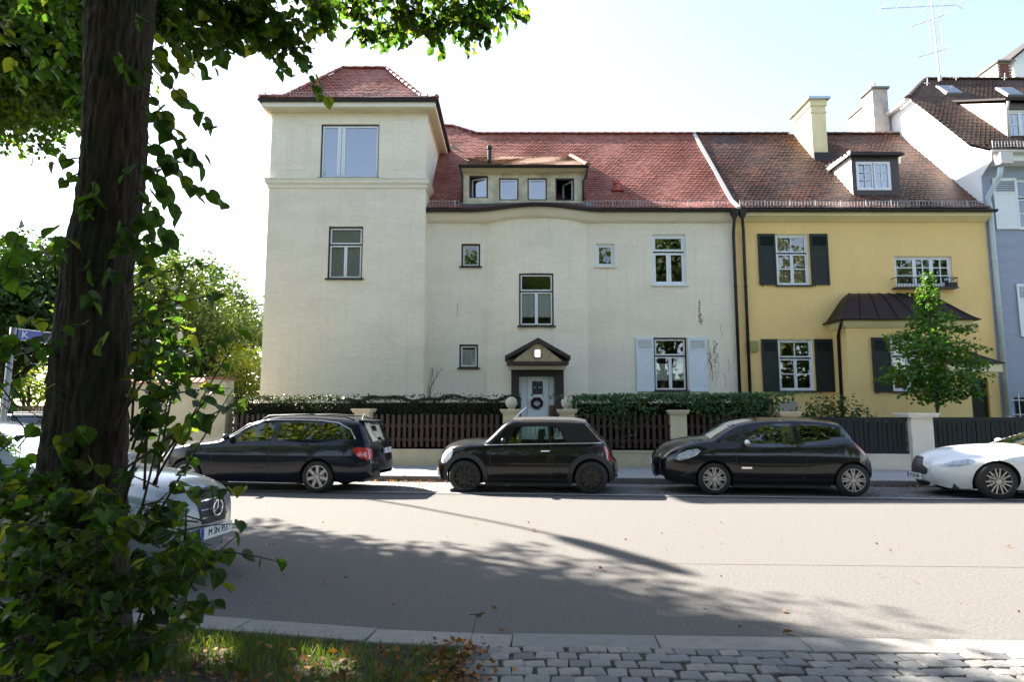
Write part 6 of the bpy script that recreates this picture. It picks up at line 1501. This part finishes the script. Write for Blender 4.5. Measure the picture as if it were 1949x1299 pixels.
# heart-shaped leaf
HS = [(0,-.42),(.16,-.50),(.36,-.40),(.47,-.15),(.42,.12),(.22,.36),(.06,.50),(0,.60),(-.06,.50),(-.22,.36),(-.42,.12),(-.47,-.15),(-.36,-.40),(-.16,-.50)]
def leafverts(cup, curl): return [(x, y, abs(x)*cup-(y+.2)**2*curl) for x, y in HS]
FAC = [(0,1,2,3,4,5,6,7),(0,7,8,9,10,11,12,13)]
def leafframe(tip, nr, s): b_ = tip.cross(nr); return Matrix(((b_.x*s,tip.x*s,nr.x*s),(b_.y*s,tip.y*s,nr.y*s),(b_.z*s,tip.z*s,nr.z*s)))
def psize(l):
    q = proj(l[0]); 
    if q is None or not (-20 < q[0] < 1970 and -20 < q[1] < 1320): return 0
    return l[3]/q[2]
def inwin(l):
    q = proj(l[0])
    if q is None: return False
    for (a,b,c,d,pr) in ((350,955,440,1050,.8),(-20,690,125,905,.72),(205,880,345,965,.55),(385,700,450,850,.4)):
        if a < q[0] < c and b < q[1] < d and R_.random() < pr: return True
    return False
LV = [l for l in LV if not inwin(l)]
LV.sort(key=lambda l: -psize(l))
lms = []
for cup, curl in ((.35,.12),(.15,.30),(.5,.05),(.25,.5)):
    m = MB(); m.add(leafverts(cup,curl), FAC); o_ = m.build('leaf', limeg, smooth=False); lms.append(o_.data); bpy.data.objects.remove(o_)
o0 = near_t.location
for (p, tip, nr, s) in LV[:300]:
    o = bpy.data.objects.new('leaf', R_.choice(lms)); COL.objects.link(o); o.parent = near_t; M4 = leafframe(tip, nr, s*1.25).to_4x4(); M4.translation = p-o0; o.matrix_local = M4
m = MB()
for (p, tip, nr, s) in LV[300:]:
    L3 = leafframe(tip, nr, s*1.25); m.add([p+L3@Vector(v) for v in leafverts(R_.uniform(.1,.5),R_.uniform(.05,.4))], FAC)
tag(m.build('foliage', limeg, near_t), kind='stuff')
# the rest of the crown, overhead
n = 70000; d = rnd_dirs(n); p = d*(rng.uniform(.15,1,n)**.45)[:,None]*np.array([5.6,5.6,3.2])+np.array([-1.6,3.6,8.6]); p = p[(p[:,2] > 2.6+.78*np.maximum(p[:,1],1.5)) & (rng.uniform(size=n) < .6+.4*np.sin(p[:,0]*2.3+p[:,2]*1.9)*np.cos(p[:,1]*2.1))]
tag(leafcloud('crown', p, .17, limeg, near_t), kind='stuff')
# second lime to the left
t2 = (-12.6,12.6,0)
crown('lime_tree','second street tree whose small-leaved branches fill the upper left corner',t2,14,[(.2,-1.0,10.6,4.3,3.0),(3.4,-1.9,9.8,2.4,1.7),(1.8,.0,9.2,2.4,1.7),(-.9,1.4,9.8,2.5,2.0),(3.9,-1.8,10.8,1.8,1.3),(2.4,.0,10.4,1.9,1.6),(2.6,-3.8,9.3,2.4,1.8),(.6,-1.0,8.6,2.2,1.3),(3.0,-1.0,8.5,1.7,1.0),(-1.2,-2.5,9.4,3.0,2.2),(1.5,-2.2,8.8,2.4,1.4)],150000,.15,limeg,.28,name2='crown',dense=.15,limb=.3,thin=.12,shafts=[((-1.95,3.9,1.9),.42),((-2.3,4.0,2.3),.3),((-1.7,3.8,1.2),.25),((-1.2,4.2,0),.38),((-2.0,4.4,0),.22),((-1.95,3.8,.95),.22),((-3.3,4.2,4.2),.2),((-4.2,4.4,2.2),.25)])
# ------------------------------------------------------------------ verge: grass, litter
gm = leafmat('grass_blade', (.035,.075,.010), (.070,.125,.015), (.14,.17,.03), .35, .5)
def vergepts(n, x0=-4.5, x1=-.22, y0=2.7):
    x = rng.uniform(x0,x1,n); y = rng.uniform(y0,5.4,n); lim = np.array([yN(a) for a in x])-.30; k = (y < lim); x, y = x[k], y[k]
    edge = -.40+.12*(4.6-y)+.05*np.sin(y*9); k = x < edge+.28*0; return x[k], y[k]
x, y = vergepts(26000); 
dens = .5+.5*np.sin(x*3.1+1)*np.cos(y*4.2)+.35*(y > 4.1); k = rng.uniform(size=len(x)) < dens; x, y = x[k], y[k]
n = len(x); h = rng.uniform(.035,.11,n); a = rng.uniform(0,2*pi,n); w_ = rng.uniform(.0018,.0035,n); ln = rng.uniform(.2,.9,n)*h; b = rng.uniform(0,2*pi,n)
v = np.zeros((n,5,3)); ca, sa = np.cos(a)*w_, np.sin(a)*w_; lx, ly = np.cos(b)*ln, np.sin(b)*ln
v[:,0] = np.stack([x-ca,y-sa,np.zeros(n)],1); v[:,1] = np.stack([x+ca,y+sa,np.zeros(n)],1); v[:,2] = np.stack([x+ca*.8+lx*.4,y+sa*.8+ly*.4,h*.6],1); v[:,3] = np.stack([x-ca*.8+lx*.4,y-sa*.8+ly*.4,h*.6],1); v[:,4] = np.stack([x+lx,y+ly,h],1)
f_ = []; me = bpy.data.meshes.new('grass'); me.from_pydata(v.reshape(-1,3).tolist(), [], [q for i in range(n) for q in ((5*i,5*i+1,5*i+2,5*i+3),(5*i+3,5*i+2,5*i+4))]); me.materials.append(gm); tag(link('grass', me), kind='stuff')
litm = leafmat('dry_leaf', (.07,.030,.012), (.22,.085,.022), (.36,.20,.05), .2, .7)
def litter(name, x, y, z, size, parent=None):
    n = len(x); p = np.stack([x,y,z+rng.uniform(.005,.03,n)],1); o = leafcloud(name, p, size, litm, parent, up=1.2, jitter=.5); tag(o, kind='stuff'); return o
x, y = vergepts(3000); k = rng.uniform(size=len(x)) < .35+.65*np.clip((4.6-y)*1.1,0,1); litter('leaf_litter', x[k], y[k], np.full(k.sum(),.012), .055)
x = rng.normal(-.40,.12,260); y = rng.uniform(3.6,4.5,260); litter('leaf_litter', x+.15*(4.5-y), y, np.full(260,.04), .04)
x = rng.uniform(-9,12,1500); x = x[(rng.uniform(size=1500) < .35+.3*np.sin(x*1.7)+.3*np.exp(-((x+1.9)/.9)**2))]; litter('leaf_litter', x, np.array([yK(a) for a in x])-np.abs(rng.normal(0,.10,len(x)))-.02, np.full(len(x),.0), .05)
# single leaves lying on the road
FL = [(618,1110,'pale curled leaf on the shaded asphalt nearest the shrub tip'),(738,1133,'yellowish leaf on the shaded asphalt right of the pale curled leaf'),(940,1158,'tiny brown leaf in the middle of the tree shadow on the road'),
 (1145,1083,'small yellow leaf on the sunlit road below the lamp shadow'),(1490,1162,'brown curled leaf on the sunlit road, farther from the kerb'),(1498,1203,'reddish curled leaf on the sunlit road just before the near kerb'),
 (1508,1240,'pale narrow leaf standing on the near kerbstone'),(1920,1040,'small brown leaf on the road at the right picture edge'),(955,1201,'yellow leaf at the shaded foot of the near kerb'),(1016,1010,'dark speck of a leaf in the middle of the carriageway')]
for px, py, lb in FL:
    q = G(px, py, .02 if py < 1215 else .06); m = MB(); s = R_.uniform(.04,.065); a_ = R_.uniform(0,6.28); tip = Vector((cos(a_),sin(a_),R_.uniform(-.1,.2))).normalized(); nr = (Vector((0,0,1))+rv(.3)); nr = (nr-tip*nr.dot(tip)).normalized()
    L3 = leafframe(tip, nr, s); m.add([q+L3@Vector(v_) for v_ in leafverts(.5,.3)], FAC)
    tag(m.build('fallen_leaf', litm), lb, 'leaf', 'single fallen leaves on the road')
x = rng.uniform(-3.5,5,90); y = rng.uniform(4.9,9.5,90); litter('leaf_litter', x, y, np.full(90,.0), .03)
# weeds
def weed(px, py, z, h, label, n=9):
    q = G(px, py, z); m = MB()
    for k in range(n):
        a_ = R_.uniform(0,6.28); e = q+Vector((cos(a_)*h*.6,sin(a_)*h*.4,h*R_.uniform(.5,1))); m.tube([q,e],.004,3)
        for j in range(4): c = q.lerp(e,.4+.15*j); m.obox(c+rv(.02), rv(1).normalized(), Vector((0,0,1)), Vector((1,0,0)), .03, .002, .012)
    tag(m.build('weed', M('weed_green',(.05,.07,.025),.8)), label, 'weed')
weed(1249, 903, .12, .16, 'small weed growing from the kerb in front of the hatchback')
q = G(893, 1232, .05); m = MB(); m.tube([q,q+Vector((.03,0,.12)),q+Vector((.05,.0,.21))],.0025,4)
for k in range(6): c = q+Vector((.04+R_.uniform(-.05,.06),R_.uniform(-.02,.02),.2+R_.uniform(-.02,.02))); m.obox(c,(1,0,.2),(0,1,0),(-.2,0,1),.018,.004,.003)
tag(m.build('weed', MATS['weed_green']), 'thin dark weed stalk at the joint of the near kerbstones', 'weed')
# ------------------------------------------------------------------ high garden wall at the left, street sign, lamp
wy = 18.75
xa, xb = P(120,760,wy+.6).x, P(428,760,wy).x; zt_ = P(400,727,wy).z
m = MB(); m.prism([(xa,wy+.9,.05),(xb-.5,wy+.06,.05),(xb-.5,wy+.06,zt_-.02),(xa,wy+.9,zt_-.02)],(0,.3,0)); wl = m.build('garden_wall', beige); tag(wl, 'high beige garden wall with tiled coping left of the estate car', 'wall')
m = MB(); m.box(xb-.55,xb+.05,wy-.03,wy+.45,.05,zt_+.06); m.build('pier', beige, wl)
m = MB(); m.box(xb-.60,xb+.10,wy-.08,wy+.5,zt_+.06,zt_+.14); m.build('pier_cap', M('terracotta_cap',(.28,.12,.07),.8,ns=8,na=.2), wl)
m0 = MB(); vs_ = []; k_ = 8
for i, xx in enumerate((0,.26)):
    for j in range(k_+1): a_ = pi*j/k_; vs_.append((.10*cos(a_), xx-.13, .05*sin(a_)))
m0.add(vs_, [(j,j+1,k_+2+j,k_+1+j) for j in range(k_)]+[tuple(range(k_+1))]); o_ = m0.build('coping_tile', MATS['terracotta_cap']); me = o_.data; bpy.data.objects.remove(o_)
L = (xb-.6)-xa; n = int(L/.2)
for i in range(n):
    s = (i+.5)/n; c = Vector((xa+L*s, wy+.9-.84*s+.0, zt_+.02)); inst('coping_tile', me, wl, c+Vector((0,.02,0)), rot=(.55,0,0)); 
sp = P(24,640,12.5); sg = thing('street_sign','blue street name sign on a grey pole at the left edge','street sign',(sp.x,sp.y,0))
m = MB(); m.tube([(sp.x-.06,12.5,0),(sp.x,12.5,P(24,624,12.5).z)],.055,14); m.build('pole', M('galvanised',(.30,.31,.33),.45,metal=.5,ns=8,na=.1), sg, smooth=True)
a = P(34,634,12.5); e = Vector((.74,1.25,-.03)).normalized(); pc = Vector((a.x,12.5,a.z-.03)); nrm_ = Vector((e.y,-e.x,0)).normalized()
m = MB(); m.obox(pc+e*.48, e, nrm_, (0,0,1), .48, .006, .11); pl_ = m.build('name_plate', M('enamel_blue',(.012,.03,.30),.25), sg)
m = MB(); 
for zz in (-.115,.105): m.obox(pc+e*.48+Vector((0,0,zz+.005)), e, nrm_, (0,0,1), .485, .009, .010)
m.build('plate_rim', M('enamel_white',(.75,.76,.78),.3), pl_)
an_ = atan2(e.y, e.x)
text_obj('K', .19, 'lettering', MATS['enamel_white'], pl_, pc+e*.12+nrm_*.008-sg.location, (pi/2,0,an_)); text_obj('straße', .17, 'lettering', MATS['enamel_white'], pl_, pc+e*.66+nrm_*.008-sg.location, (pi/2,0,an_), sx=.9)
lb_ = Vector((-12.9,20.2,.1)); lamp = thing('street_lamp','tall street lamp with curved arm standing behind the big trunk','street lamp',lb_)
arm = [lb_+Vector((0,0,z)) for z in (0,3,6,8.5)]+[lb_+Vector((.10,-.12,9.8)), lb_+Vector((.5,-.65,11.0)), lb_+Vector((1.2,-1.6,11.8)), lb_+Vector((1.95,-2.6,12.05))]
m = MB(); m.tube(arm, [.10,.085,.07,.06,.05,.045,.04,.04], 10); m.build('post', MATS['galvanised'], lamp, smooth=True)
h0 = lb_+Vector((1.85,-2.5,12.0)); hd = Vector((1.2,-2.0,0)).normalized(); m = MB()
sec = [(0,.05),(.2,.13),(.6,.17),(1.6,.17),(2.1,.12),(2.35,.03)]; m.tube([h0+hd*s for s,_ in sec],[r_ for _,r_ in sec],10); m.build('lantern', greymet, lamp, smooth=True)
# parked dark car further down the side street
fc = copy_tree(est); fc.location = (-18.2,19.5,.05); fc.rotation_euler = (0,0,.35); fc['label'] = 'dark car roof far down the street behind the sign pole'
# boarded fence and brown trunk under the dark tree
sf = thing('board_fence','light brown board fence far behind under the dark trees','fence',(P(60,790,30).x,30,0))
m = MB(); m.box(-.06,.06,-.012,.012,0,1.9); o_ = m.build('board', M('weathered_board',(.20,.13,.08),.9,ns=6,na=.3)); me = o_.data; bpy.data.objects.remove(o_)
for i in range(26): inst('board', me, sf, (i*.14-1,0,.0))
m = MB(); m.box(-1,2.6,.012,.06,.4,.5).box(-1,2.6,.012,.06,1.4,1.5); m.build('rail', MATS['weathered_board'], sf, local=True)
